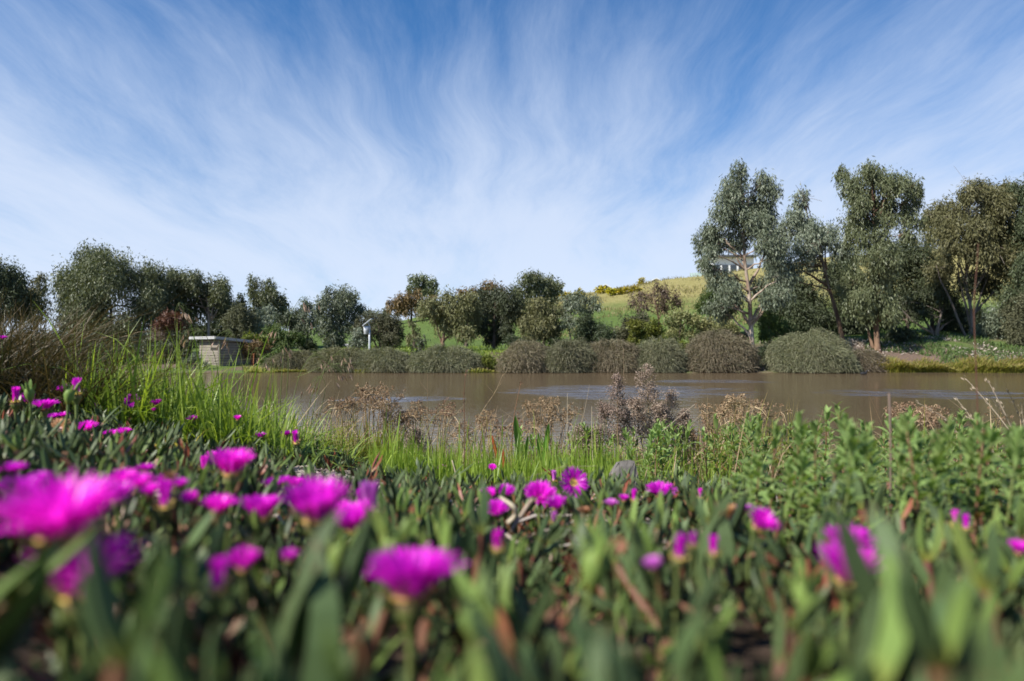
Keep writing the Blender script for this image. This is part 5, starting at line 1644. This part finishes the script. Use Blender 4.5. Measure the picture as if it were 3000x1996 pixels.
left_h = lambda v: np.interp(v, [120, 250, 380, 520, 640, 740], [.75, 1.0, 1.15, 1.0, .85, .6])
grass_patch("tall_grass", "tall bright green grass on the left bank hiding the water edge", [
    dict(n=2000, vx0=170, vx1=690, y0=2.15, y1=3.5, h=.255, w=.0038, lean=.22, curve=.5, hfun=left_h),
    dict(n=7500, vx0=180, vx1=740, y0=2.2, y1=3.7, h=.155, w=.0034, lean=.45, curve=.9, hfun=left_h),
    dict(n=1500, vx0=560, vx1=800, y0=2.5, y1=3.6, h=.17, w=.0026, lean=.4, curve=.8),
    dict(n=110, vx0=150, vx1=560, y0=2.3, y1=3.0, h=.36, w=.0038, lean=.25, curve=.6)], "grass")
grass_patch("fresh_grass", "upright light green grass in the middle beyond the ice plant", [
    dict(n=4600, vx0=850, vx1=1430, y0=2.25, y1=3.2, h=.135, w=.0021, lean=.14, curve=.3),
    dict(n=500, vx0=860, vx1=1400, y0=2.2, y1=3.0, h=.20, w=.0028, lean=.16, curve=.4),
    dict(n=900, vx0=1400, vx1=1760, y0=2.2, y1=3.2, h=.15, w=.0025, lean=.15, curve=.4)], "grass")
grass_patch("sedge_tufts", "yellow green sedge blades among the dry seed heads at the water edge", [
    dict(n=1300, vx0=740, vx1=930, y0=2.9, y1=3.7, h=.22, w=.0022, lean=.4, curve=.8),
    dict(n=2600, vx0=800, vx1=1700, y0=3.0, y1=4.0, h=.23, w=.002, lean=.3, curve=.6),
    dict(n=700, vx0=1640, vx1=1850, y0=2.7, y1=3.6, h=.24, w=.002, lean=.2, curve=.5),
    dict(n=500, vx0=1950, vx1=2357, y0=2.6, y1=3.6, h=.22, w=.002, lean=.3, curve=.6)], "grass_yellow")
grass_patch("dry_straw", "tangled dry straw behind the fresh grass along the water edge", [
    dict(n=1500, vx0=720, vx1=1450, y0=3.0, y1=4.0, h=.22, w=.0017, lean=.6, curve=.9),
    dict(n=6500, vx0=640, vx1=1780, y0=3.1, y1=4.6, h=.24, w=.0020, lean=1.0, curve=1.2),
    dict(n=1200, vx0=1450, vx1=2420, y0=2.2, y1=3.6, h=.24, w=.0017, lean=.55, curve=.9),
    dict(n=300, vx0=420, vx1=760, y0=2.4, y1=3.6, h=.22, w=.0017, lean=.6, curve=.9)], "straw")
grass_patch("yellowed_grass", "few yellowed grass blades at the foot of the tall green grass", [
    dict(n=14, vx0=355, vx1=470, y0=1.55, y1=2.0, h=.10, w=.004, lean=.4, curve=.5)], "grass_gold")


# brown tussock at the far left
def tussock(label, vx, Y, n, h, spread, mat, bias, w=.0019):
    x = WX(vx, Y)
    zb = ground_at(x, Y)
    root = thing("dry_tussock", label, "grass tussock", (x, Y, zb), "arching tussocks at the left edge")
    a = R.uniform(0, 6.28, n)
    base = np.stack([x + R.normal(0, .10, n), Y + R.normal(0, .10, n), np.full(n, zb - .01)], 1)
    dr = np.stack([np.cos(a), np.sin(a) * .8, 0 * a], 1) * (R.random(n) ** .6 * spread)[:, None] + np.array([bias[0], bias[1], 0])
    hh = (h * R.uniform(.45, 1.15, n))[:, None]
    cv = R.uniform(.1, .9, n)[:, None]
    P = np.stack([base + hh * (dr * (s + cv * s * s * .8) + np.array([0, 0, 1]) * (s - .5 * cv * s ** 3)) for s in np.linspace(0, 1, 7)], 1)
    P[:, 1:, 2] = np.maximum(P[:, 1:, 2], terrain(P[:, 1:, 0], P[:, 1:, 1]) + .01)
    g = Geo().ribbons(P, w * R.uniform(.6, 1.3, n)[:, None] * np.array([1, 1, 1, .9, .75, .5, .15])[None], norm(np.cross(dr, [0, 0, 1.0]) + unit(n) * .4))
    link("blades", g.mesh("blades", M[mat], origin=root.location), root, kind="stuff")


tussock("big arching tan tussock at the left edge, its longest stems crossing the sky", 20, 2.75, 1400, .46, .95, "tussock", (.12, -.05))
tussock("lower tan tussock spilling right over the ice plant, below the big one", 150, 2.35, 900, .34, 1.1, "tussock", (.15, -.1), .0017)
tussock("dark tussock half outside the left edge", -60, 2.3, 700, .40, .8, "tussock", (.1, 0))


# brome stalks with nodding spikelets
def seed_stalk(bx, by, tx, ty, Y, side, label, n=8):
    b = np.array([WX(bx, Y), Y, 0.0])
    b[2] = ground_at(b[0], Y)
    t = np.array([WX(tx, Y), Y - .05, WZ(ty, Y)])
    root = thing("seed_stalk", label, "grass stalk", tuple(b), "nodding grass seed stalks on the left bank")
    mid1 = b * .6 + t * .4 + np.array([-.02 * side, 0, .05])
    mid2 = b * .2 + t * .8 + np.array([-.06 * side, 0, .04])
    c = bez(b, mid1, mid2, t, 9)
    g = Geo().tubes(c, np.linspace(.0018, .0007, 9)[None], 4)
    link("stem", g.mesh("stem", M["green_stem"], True, b), root)
    gb, gs = Geo(), Geo()
    for i in range(n):
        p = c[8] * (1 - i / n * .35) + c[6] * (i / n * .35)
        ln = R.uniform(.03, .08)
        q = p + np.array([side * ln * R.uniform(.3, 1.0), R.normal(0, .02), -ln * R.uniform(.15, .9)])
        cc = bez(p, p + [side * ln * .3, 0, .012], q + [0, 0, .02], q, 5)
        gb.tubes(cc, .0005, 3)
        d = norm(np.array([[side * .4 + R.normal(0, .2), R.normal(0, .2), -1.0]]))
        for k in range(3):
            dd = norm(d + R.normal(0, .10, (1, 3)))
            gs.cards(q[None], dd, norm(np.cross(dd, unit(1))), R.uniform(.022, .034), .0028)
    link("panicle", gb.mesh("panicle", M["green_stem"], origin=b), root, kind="stuff")
    link("spikelets", gs.mesh("spikelets", M["spikelet"], origin=b), root, kind="stuff")


for a in ((640, 930, 700, 688, 2.6, 1, "tallest nodding seed stalk, its dark spikelets against the pale sky"),
          (645, 935, 655, 745, 2.7, -1, "upright seed stalk nodding left, above the hide's right end"),
          (650, 930, 648, 790, 2.8, 1, "seed stalk with pink spikelets right of the bird hide"),
          (655, 960, 735, 812, 2.7, 1, "seed stalk with drooping pale spikelets before the reed mounds"),
          (700, 985, 790, 806, 2.7, 1, "slender seed stalk bending right beneath the lamp post"),
          (690, 975, 772, 840, 2.6, 1, "seed stalk with heavy spikelets hanging over the water"),
          (700, 985, 748, 865, 2.8, -1, "short seed stalk nodding left over the water edge"),
          (560, 920, 540, 760, 2.7, -1, "thin seed stalk in front of the bird hide's shaded wall"),
          (470, 930, 425, 700, 2.5, 1, "very thin tall seed stalk left of the bird hide"),
          (520, 920, 470, 755, 2.7, -1, "seed stalk arching left across the bird hide roof"),
          (590, 935, 600, 800, 2.8, 1, "green seed stalk by the rusty posts"),
          (420, 905, 395, 790, 2.6, -1, "seed stalk bent low left of the bird hide wall")):
    seed_stalk(*a)


# ------------------------------------------------------------------ dry weeds and sedges at the water edge
def dead_weed(label, rx_, ry_, tops, Y, dens=1.0):
    b = np.array([WX(rx_, Y), Y, 0.0])
    b[2] = ground_at(b[0], Y) - .01
    root = thing("dead_weed", label, "dead weed", tuple(b), "brown dead weeds standing at the water edge")
    gs, gb, gh = Geo(), Geo(), Geo()
    for tx, ty, wid, low in tops:
        t = np.array([WX(tx, Y), Y + R.normal(0, .04), WZ(ty, Y)])
        c = bez(b + R.normal(0, .012, 3) * [1, 1, 0], b * .65 + t * .35 + R.normal(0, .012, 3), b * .3 + t * .7, t, 12)
        gs.tubes(c, np.linspace(.0034, .0010, 12)[None], 5)
        n = int(60 * dens)
        f = R.uniform(low, 1.0, n)
        p = np.stack([np.interp(f, np.linspace(0, 1, 12), c[:, i]) for i in range(3)], 1)
        wm = wid * K / FPX * Y * .5
        taper = np.clip(1.15 - ((f - low) / (1 - low)) ** 1.6, .12, 1) * (.65 + .5 * R.random(n))
        a = R.uniform(0, 6.28, n)
        d = np.stack([np.cos(a), np.sin(a) * .8, 0 * a], 1)
        ln = (wm * taper)[:, None]
        q = p + d * ln + np.array([0, 0, 1]) * ln * R.uniform(.3, 1.0, n)[:, None]
        q[:, 2] = np.minimum(q[:, 2], t[2] + .01)
        P = np.stack([p, p + d * ln * .5 + [0, 0, .2] * ln, q], 1)
        gb.tubes(P, np.array([[.0011, .0009, .0005]]), 3)
        m = int(62 * dens)
        s = R.uniform(.35, 1.08, (n, m))
        cc = p[:, None] * (1 - s[..., None]) + q[:, None] * s[..., None] + R.normal(0, .0085, (n, m, 3))
        cc = cc.reshape(-1, 3)
        cl = R.random(n * m) < .82
        cc = cc[cl]
        D = unit(len(cc))
        gh.cards(cc, D, norm(np.cross(D, unit(len(cc)))), R.uniform(.004, .011, len(cc)), R.uniform(.0012, .0028, len(cc)))
    link("stem", gs.mesh("stem", M["straw"], True, b), root)
    link("twigs", gb.mesh("twigs", M["seed_brown"], False, b), root, kind="stuff")
    link("seed_heads", gh.mesh("seed_heads", M["seed_brown"], False, b), root, kind="stuff")


dead_weed("tall brown dead weed with two plumes, the highest seed head over the water", 1492, 1080, [(1490, 846, 66, .52), (1462, 925, 60, .5), (1515, 930, 60, .5)], 3.05, .95)
dead_weed("brown dead weed with a narrow plume, left of the tallest one", 1425, 1090, [(1416, 860, 50, .55), (1390, 930, 60, .5), (1440, 945, 50, .5)], 3.0, .9)
dead_weed("brown dead weed leaning right, right of the tallest one", 1530, 1085, [(1550, 900, 50, .5), (1572, 945, 50, .5), (1525, 940, 50, .5)], 3.15, .85)
dead_weed("low dark dead weed on the left, among the fresh grass", 960, 1070, [(955, 990, 60, .35), (945, 1005, 50, .35)], 2.85, .8)
dead_weed("low crumbling dead weed left of the narrow plumed one", 1350, 1075, [(1350, 985, 80, .4), (1330, 990, 60, .4), (1375, 985, 60, .4)], 3.0, .8)
dead_weed("short dead weed at the left end of the water edge fringe", 905, 1030, [(890, 945, 70, .4), (920, 955, 60, .4)], 3.3, .8)


def sedge(label, vx, vtop, Y, n=9, spread=55):
    b = np.array([WX(vx, Y), Y, 0.0])
    b[2] = ground_at(b[0], Y) - .01
    root = thing("dry_sedge", label, "dry sedge", tuple(b), "dry umbrella sedges along the water edge")
    gs, gh = Geo(), Geo()
    for i in range(n):
        top = np.array([WX(vx + R.normal(0, spread * .5), Y), Y + R.normal(0, .08), WZ(vtop + abs(R.normal(0, 22)), Y)])
        bb = b + R.normal(0, .02, 3) * [1, 1, 0]
        c = bez(bb, bb * .5 + top * .5 + [0, 0, .06], top * .85 + bb * .15 + [0, 0, .05], top, 8)
        gs.tubes(c, np.linspace(.0022, .0012, 8)[None], 4)
        k = 8
        d = norm(unit(k) + np.array([0, 0, .45]) + (c[7] - c[6]) * 8)
        ln = R.uniform(.014, .05, k)[:, None]
        tip = top + d * ln
        gs.tubes(np.stack([np.repeat(top[None], k, 0), top + d * ln * .6 + [0, 0, .003], tip], 1), np.array([[.0008, .0006, .0005]]), 3)
        # bract leaves under the head
        dd = norm(unit(3) * [1, 1, .3])
        gs.ribbons(np.stack([np.repeat(top[None], 3, 0), top + dd * .035, top + dd * .07 + [0, 0, -.03]], 1), np.array([[.0022, .0018, .0003]]), norm(np.cross(dd, unit(3))))
        for q in tip:
            m = 16
            D = norm(unit(m) + (q - top) * 12)
            gh.cards(np.repeat(q[None], m, 0) + R.normal(0, .003, (m, 3)), D, norm(np.cross(D, unit(m))), R.uniform(.006, .013, m), .0019)
    link("stem", gs.mesh("stem", M["straw"], True, b), root)
    link("seed_heads", gh.mesh("seed_heads", M["sedge_head"], False, b), root, kind="stuff")


for vx, vt, Y, n, sp, lb in (
        (850, 902, 3.35, 18, 60, "thick rusty sedge at the left end of the fringe, tallest there"), (795, 925, 3.3, 9, 50, "sparse sedge first right of the tall grass"),
        (905, 925, 3.3, 10, 50, "rusty sedge just right of the thick left one"), (965, 945, 3.4, 9, 50, "rusty sedge above the low dark dead weed"),
        (1015, 940, 3.5, 9, 45, "sedge left of the long reddish stalk"), (1105, 962, 3.4, 11, 60, "flattened sedge right of the long reddish stalk"),
        (1160, 975, 3.3, 9, 60, "low sedge left of the broad dock leaves"), (1245, 930, 3.35, 14, 60, "upright sedge behind the broad dock leaves"),
        (1285, 945, 3.4, 9, 50, "sedge between the dock leaves and the dead weeds"), (1645, 945, 3.2, 9, 45, "sedge right of the dead weeds"),
        (1705, 925, 3.1, 13, 55, "tall sedge with starry heads left of the blurred herbs"), (1760, 930, 3.2, 7, 50, "thin sedge poking over the blurred herbs"),
        (2095, 940, 2.9, 12, 55, "sedge seen between the blurred herbs on the right, left one"), (2140, 945, 2.9, 16, 60, "dense rusty sedge seen between the blurred herbs on the right"),
        (2170, 1010, 2.8, 12, 70, "low matted sedge under the dense rusty one"), (1600, 985, 3.1, 8, 60, "low sedge at the foot of the right leaning dead weed")):
    sedge(lb, vx, vt, Y, n, sp)


# single stalks
def stalk(label, pts, Y, r0, r1, mat, twigs=0, spike=False):
    q = np.array([[WX(a, Y), Y, WZ(b, Y)] for a, b in pts])
    zg = ground_at(q[0, 0], Y)
    q = np.concatenate([[[q[0, 0], Y, zg - .005]], q])
    tt_ = np.linspace(0, len(q) - 1, 16)
    c = np.stack([np.interp(tt_, np.arange(len(q)), q[:, i]) for i in range(3)], 1)
    for _ in range(2):
        c[1:-1] = (c[:-2] + 2 * c[1:-1] + c[2:]) / 4
    root = thing("dry_stalk", label, "plant stalk", tuple(q[0]), "single dry stalks")
    g = Geo().tubes(c, np.linspace(r0, r1, 16)[None], 6)
    link("stem", g.mesh("stem", M[mat], True, q[0]), root)
    if twigs or spike:
        g = Geo()
        for i in range(twigs):
            p = c[R.integers(6, 15)]
            L = R.uniform(.04, .10)
            e = p + np.array([R.choice([-1, 1]) * L * .6, R.normal(0, .02), L])
            g.tubes(bez(p, p + [0, 0, .02], e - [0, 0, .03], e, 5), np.linspace(r1, r1 * .4, 5)[None], 3)
        if spike:
            m = 60
            j = R.integers(8, 16, m)
            D = norm(unit(m) + [0, 0, .6])
            g.cards(c[j] + R.normal(0, .0025, (m, 3)), D, norm(np.cross(D, unit(m))), R.uniform(.004, .009, m), .0015)
        link("twigs", g.mesh("twigs", M[mat], origin=q[0]), root, kind="stuff")


stalk("long thin reddish stalk rising from the fresh grass left of centre", [(1068, 1085), (1070, 980), (1067, 900), (1074, 852)], 2.7, .0026, .0010, "red_stem", 0, True)
stalk("straight brown dock stalk above the broad leaf", [(1178, 1000), (1186, 940), (1196, 895), (1199, 880)], 2.8, .0024, .0012, "red_stem", 0, True)
stalk("thin twiggy stalk branching right over the water", [(1090, 1010), (1105, 950), (1140, 905), (1158, 860)], 3.2, .0018, .0006, "straw", 6)
stalk("thin bare stalk with fine twigs left of the long reddish one", [(985, 1000), (984, 930), (984, 862)], 3.2, .0016, .0006, "straw", 5)
stalk("straight hair thin stalk against the middle reed mounds", [(1440, 1000), (1436, 900), (1435, 800)], 3.0, .0010, .0006, "straw")
stalk("pale straight stalk left of the dead weeds", [(1305, 1000), (1306, 950), (1306, 905)], 3.0, .0015, .0008, "pale_straw")
stalk("pale bent stalk left of the narrow plumed weed", [(1330, 1000), (1345, 950), (1357, 885)], 3.0, .0013, .0006, "pale_straw")
stalk("bleached stalk slanting across the dead weeds", [(1480, 1040), (1520, 995), (1600, 930)], 2.8, .0018, .0010, "pale_straw")
stalk("pale straight stalk before the low crumbling weed", [(1365, 1075), (1362, 1000), (1362, 935)], 2.8, .0016, .0009, "pale_straw")
stalk("very tall blurred reddish stalk crossing the trees on the right", [(2262, 1140), (2252, 1000), (2248, 880), (2243, 760), (2240, 690), (2247, 640), (2252, 560)], 1.25, .0012, .0007, "red_stem")
stalk("short blurred grey stalk standing in the herbs before the water", [(2050, 1000), (2048, 950), (2047, 905)], 1.2, .0016, .0024, "seed_brown")
stalk("pale forked stalk beside the small sedge right of the rock", [(1690, 1130), (1688, 1050), (1672, 960)], 2.6, .0018, .0010, "pale_straw", 2)


# bleached arching stems at the right edge
b = np.array([WX(2400, 2.1), 2.1, 0.0]); b[2] = ground_at(b[0], 2.1)
root = thing("bleached_grass", "bleached dry grass stems arching left over the water at the right edge", "dry grass", tuple(b))
for tx, ty in ((2170, 935), (2160, 980), (2195, 905), (2230, 895), (2245, 925), (2275, 875), (2300, 868), (2320, 880), (2340, 890), (2350, 830), (2215, 960), (2180, 1010), (2260, 980), (2290, 940), (2330, 930), (2200, 1040)):
    t = np.array([WX(tx, 2.1), 2.1 + R.normal(0, .08), WZ(ty, 2.1)])
    bb = b + R.normal(0, .04, 3) * [1, 1, 0]
    c = bez(bb, bb * .7 + t * .3 + [0, 0, .05], bb * .3 + t * .7 + [0, 0, .03], t, 9)
    g = Geo().tubes(c, np.linspace(.0020, .0007, 9)[None], 5)
    k = 6
    for j in (6, 7, 8):
        D = norm((c[8] - c[6])[None] + R.normal(0, .01, (k, 3)))
        g.cards(c[j] + R.normal(0, .004, (k, 3)), D, norm(np.cross(D, unit(k))), .012, .0016)
    link("stem", g.mesh("stem", M["pale_straw"], True, b), root)


# broad dock leaves
def dock(label, vx, vbase, leaves, Y):
    b = np.array([WX(vx, Y), Y, 0.0]); b[2] = ground_at(b[0], Y)
    root = thing("dock_plant", label, "dock plant", tuple(b))
    for tx, ty, w, mt in leaves:
        t = np.array([WX(tx, Y), Y - .03, WZ(ty, Y)])
        c = bez(b, b * .6 + t * .4 + [0, 0, .03], t * .75 + b * .25, t, 14)
        s = np.linspace(0, 1, 14)
        wd = w * np.where(s < .35, .12, np.sin(np.clip((s - .35) / .65, 0, 1) * np.pi) ** .7) + .0012
        wob_ = 1 + .12 * np.sin(s * 40)
        g = Geo()
        ctr = c
        sd = norm(np.array([1.0, .35 * R.choice([-1, 1]), .1]))
        up = np.array([0, -.35, .25])
        V, F, T = [], [], []
        for i in range(14):
            V += [c[i] - sd * wd[i] * wob_[i] + up * wd[i], c[i], c[i] + sd * wd[i] * wob_[i] + up * wd[i]]
            T += [s[i]] * 3
        for i in range(13):
            for j in (0, 1):
                F.append([i * 3 + j, i * 3 + j + 1, i * 3 + j + 4, i * 3 + j + 3])
        g.add(np.array(V), np.array(F), np.array(T), .5)
        link("leaf", g.mesh("leaf", M[mt], True, b), root)


dock("broad green dock with a large upright leaf, left of the pair behind the fresh grass", 1200, 1030, [(1186, 955, .011, "dock"), (1215, 1000, .007, "dock"), (1188, 1005, .007, "dock")], 2.75)
dock("broad green dock with two folded leaves, right of the pair behind the fresh grass", 1245, 1030, [(1262, 972, .009, "dock"), (1238, 995, .007, "dock"), (1256, 1000, .007, "dock")], 2.75)
dock("dying dock with a curled orange red leaf in the fresh grass", 1160, 1070, [(1133, 1000, .006, "dock_red"), (1158, 1030, .0045, "dock_red")], 2.6)

# ------------------------------------------------------------------ leafy green herbs
def herb_leaf(L=1.0, wd=.13, bend=.5):
    s = np.linspace(0, 1, 6)
    x = s * L
    z = .55 * bend * np.sin(s * 1.4) * L * .5 - .35 * bend * s ** 3 * L
    w = wd * np.sin(np.pi * np.clip(s * .96 + .03, 0, 1)) ** .75
    V, T, F = [], [], []
    for i in range(6):
        V += [[x[i], -w[i], z[i] + w[i] * .4], [x[i], 0, z[i]], [x[i], w[i], z[i] + w[i] * .4]]
        T += [s[i]] * 3
    for i in range(5):
        for j in (0, 1):
            F.append([i * 3 + j, i * 3 + j + 1, i * 3 + j + 4, i * 3 + j + 3])
    return np.array(V), np.array(F), np.array(T)


HL = [herb_leaf(1, .145, b_) for b_ in (.3, .7, 1.1)]
HLM = {(mk, k): mesh_data("leaf", HL[k][0], HL[k][1], M[mk], {"t": HL[k][2], "rnd": np.full(18, .25 + .25 * k)}, True) for mk in ("herb", "herb_old") for k in range(3)}


def herb_plan(h, step, L0):
    c = np.array([[.04 * h * math.sin(3 * t), .03 * h * math.cos(2.3 * t), h * t] for t in np.linspace(0, 1, 8)])
    lv = []
    az = R.uniform(0, 3)
    z = h * .12
    while z < h * 1.001:
        f = z / h
        p = np.array([np.interp(f, np.linspace(0, 1, 8), c[:, i]) for i in range(3)])
        for s in (0, 1):
            el = rad(R.uniform(8, 35) + 48 * max(0, f - .65) / .35)
            L = L0 * R.uniform(.8, 1.15) * (1 - .45 * max(0, f - .85) / .15) * (.7 + .3 * min(1, f * 2))
            lv.append((int(R.integers(3)), leaf_matrix(Vector(p), az + s * math.pi + R.normal(0, .2), el, L), f))
        az += math.pi / 2 + R.normal(0, .25)
        z += step * R.uniform(.7, 1.2) * (1 - .5 * max(0, f - .7) / .3)
    return c, lv


HPL = [herb_plan(.26, .020, .048) for _ in range(4)]
HST = [Geo().tubes(c, np.linspace(.0028, .0014, 8)[None], 6).mesh("stem", M["red_stem"] if i % 2 else M["green_stem"], True) for i, (c, lv) in enumerate(HPL)]
near_herbs = [(1735, 975, 1.30), (1790, 965, 1.15), (1850, 955, 1.05), (1905, 962, 1.0), (1950, 950, .98), (2000, 972, 1.1), (2045, 955, 1.0), (2080, 960, 1.2), (2130, 1000, 1.35), (1760, 1040, 1.0), (1830, 1060, .95), (1900, 1050, .92), (1985, 1040, .95), (2060, 1060, 1.05),
              (2280, 985, .82), (2320, 975, .85), (2350, 990, .95), (2240, 1040, 1.0), (2190, 1060, 1.1), (2380, 1010, .75), (1700, 1090, 1.2), (1790, 1120, .95), (1880, 1130, .9), (2310, 1080, 1.1), (2120, 1090, 1.2)]
near_herbs += [(R.uniform(1720, 2420), R.uniform(950, 1070), R.uniform(.72, 1.35)) for _ in range(34)]
for i, (vx, vt, Y) in enumerate(near_herbs):
    x = WX(vx, Y)
    zb = ground_at(x, Y)
    q = i % 4
    sc = (WZ(vt, Y) - zb) / .275
    if sc < .3: continue
    lb = {4: "blurred leafy green herb reaching highest over the right hand water, left group", 0: "leftmost blurred leafy herb of the right hand patch", 14: "blurred leafy herb left of the pair at the right edge below the bleached stems", 19: "blurred leafy herb cut by the right edge"}.get(i, "blurred leafy green herb in the thick patch at the right in front of the water")
    r = thing("leafy_herb", lb, "herb", (x, Y, zb), "leafy green herbs on the right")
    r.scale = (max(.75, sc), max(.75, sc), sc)
    r.rotation_euler = (random.gauss(0, .06), random.gauss(0, .06), random.uniform(0, 6))
    link("stem", HST[q], r)
    for k, mt, f in HPL[q][1]:
        o = link("leaf", HLM["herb_old" if f < .35 and random.random() < .35 else "herb", k], r)
        o.matrix_local = mt
# sharp herbs further back: leaves joined
HJ = []
for c, lv in HPL:
    for mk in ("herb",):
        g = Geo()
        for k, mt, f in lv:
            V, F, T = HL[k]
            m = np.array(mt)
            g.add(V @ m[:3, :3].T + m[:3, 3], F, T)
        HJ.append(g.mesh("foliage", M["herb"], True))
HERB_FAR = "sharp leafy green herb below the dead weeds right of the rock"
spots = [(R.uniform(1440, 1790), R.uniform(2.25, 3.25)) for _ in range(64)] + [(R.uniform(1180, 1440), R.uniform(2.85, 3.3)) for _ in range(20)] + [(R.uniform(1790, 2420), R.uniform(1.7, 3.2)) for _ in range(80)]
for i, (vx, Y) in enumerate(spots):
    x = WX(vx, Y)
    zb = ground_at(x, Y)
    sc = R.uniform(.62, 1.05)
    lb = HERB_FAR if i < 64 else ("small leafy herb between the dock leaves and the dead weeds" if i < 84 else "leafy herb in the tangle behind the blurred patch at the right")
    r = thing("leafy_herb", lb, "herb", (x, Y, zb), "leafy green herbs on the right")
    r.scale = (sc,) * 3
    r.rotation_euler = (random.gauss(0, .15), random.gauss(0, .15), random.uniform(0, 6))
    link("stem", HST[i % 4], r)
    link("foliage", HJ[i % 4], r, kind="stuff")


# ------------------------------------------------------------------ stones and twigs
def stone(name, label, loc, size, seed, mat, group=None, pts=None):
    rs = np.random.default_rng(seed)
    import bmesh
    bm = bmesh.new()
    P = pts if pts is not None else rs.normal(size=(26, 3))
    if pts is None:
        P = P / np.linalg.norm(P, axis=1, keepdims=True) * rs.uniform(.75, 1.0, (26, 1))
    for p in P:
        bm.verts.new(np.array(p) * size)
    res = bmesh.ops.convex_hull(bm, input=bm.verts)
    bmesh.ops.delete(bm, geom=[v for v in bm.verts if not v.link_faces], context="VERTS")
    bmesh.ops.bevel(bm, geom=list(bm.edges), offset=float(np.mean(size)) * .05 if pts is None else .004, segments=2, affect="EDGES", profile=.6, clamp_overlap=True)
    bmesh.ops.triangulate(bm, faces=bm.faces[:])
    bmesh.ops.subdivide_edges(bm, edges=bm.edges[:], cuts=1, use_grid_fill=True)
    for v in bm.verts:
        v.co += v.normal * float(rs.normal(0, .012)) * (float(np.mean(size)) if pts is None else .05)
    me = bpy.data.meshes.new(name)
    bm.to_mesh(me)
    bm.free()
    me.materials.append(mat)
    o = link(name, me, label=label, cat="stone", group=group)
    o.location = loc
    return o


M["rock"] = noise_mat("grey brown rock", (0.105, 0.098, 0.090), (0.21, 0.190, 0.170), 22, 0.85, .6, third=(0.22, 0.135, 0.085), bdist=.004)
M["stone"] = noise_mat("pale stone", (0.22, 0.205, 0.19), (0.38, 0.355, 0.33), 30, 0.9, .5, bdist=.003)
Y = 2.0
x0_, x1_ = WX(1398, Y), WX(1478, Y)
cx_ = (x0_ + x1_) / 2
zt_, zb_ = WZ(1056, Y), ground_at(cx_, Y) - .02
hw, hh_ = (x1_ - x0_) / 2, zt_ - zb_
prof = [(-1.0, 0), (-.97, .45), (-.88, .74), (-.40, .97), (.10, 1.0), (.48, .985), (.66, .78), (.86, .40), (1.0, 0)]
pp = [np.array([a * hw, -hw * .55 + .1 * hw * b_, b_ * hh_]) for a, b_ in prof] + [np.array([a * hw * .92, hw * .7, b_ * hh_ * .93]) for a, b_ in prof]
pp += [np.array([-.35 * hw, -hw * .80, .55 * hh_]), np.array([.35 * hw, -hw * .78, .42 * hh_]), np.array([.1 * hw, -hw * .9, 0])]
stone("rock", "angular grey brown rock standing upright behind the ice plant right of centre", (cx_, Y, zb_), np.array([1, 1, 1.0]), 3, M["rock"], pts=pp).data.update()
for i, (vx, vy, w) in enumerate(((1255, 1098, 30), (1300, 1085, 22), (1340, 1100, 26), (1375, 1092, 20), (1215, 1092, 22), (1230, 1108, 16), (1390, 1112, 22), (1290, 1118, 18), (1170, 1085, 20), (1470, 1118, 20), (980, 1068, 18))):
    Yq = np.arange(1.0, 3.2, .02)
    dd = terrain(WX(vx, Yq), Yq) + .012 - WZ(vy, Yq)
    j = int(np.argmax(dd > 0)) if dd.max() > 0 else 60
    Yq = float(Yq[j])
    s_ = w * K / FPX * Yq / 2
    xx = WX(vx, Yq)
    stone("stone", "small pale stone lying on the bare soil in front of the fresh grass", (xx, Yq, ground_at(xx, Yq) + s_ * .3), np.array([s_, s_ * .8, s_ * .6]), 20 + i, M["stone"], "small stones on the bare soil")
for pts_, lb in (([(1170, 1205), (1190, 1185), (1182, 1160), (1150, 1153)], "pale hooked dead twig in front of the tight central flower trio"), ([(1230, 1150), (1215, 1170), (1195, 1195), (1175, 1225)], "pale dead twig slanting below the central flower trio"),
                 ([(690, 1040), (720, 1030), (755, 1042), (780, 1060)], "curly bleached runner on the bare patch left of centre"), ([(1010, 1075), (1035, 1062), (1070, 1058), (1105, 1066)], "pale bent stick lying before the fresh grass"),
                 ([(1043, 1120), (1050, 1090), (1040, 1060)], "thin white upright twig left of centre")):
    vxm, vym = pts_[1]
    Yt = surface_Y(vxm, vym)
    q = np.array([[WX(a, Yt), Yt + R.normal(0, .01), WZ(b_, Yt)] for a, b_ in pts_])
    tt_ = np.linspace(0, len(q) - 1, 10)
    c = np.stack([np.interp(tt_, np.arange(len(q)), q[:, i]) for i in range(3)], 1)
    c[1:-1] = (c[:-2] + 2 * c[1:-1] + c[2:]) / 4
    if "runner" in lb or "stick" in lb:
        c[:, 2] = terrain(c[:, 0], c[:, 1]) + .012 + R.normal(0, .004, 10)
    g = Geo().tubes(c, np.linspace(.0036, .0020, 10)[None], 6, cap=True)
    o = link("dead_twig", g.mesh("dead_twig", M["pale_straw"], True, c[0]), label=lb, cat="twig", group="dead twigs in the ice plant")
    o.location = c[0]
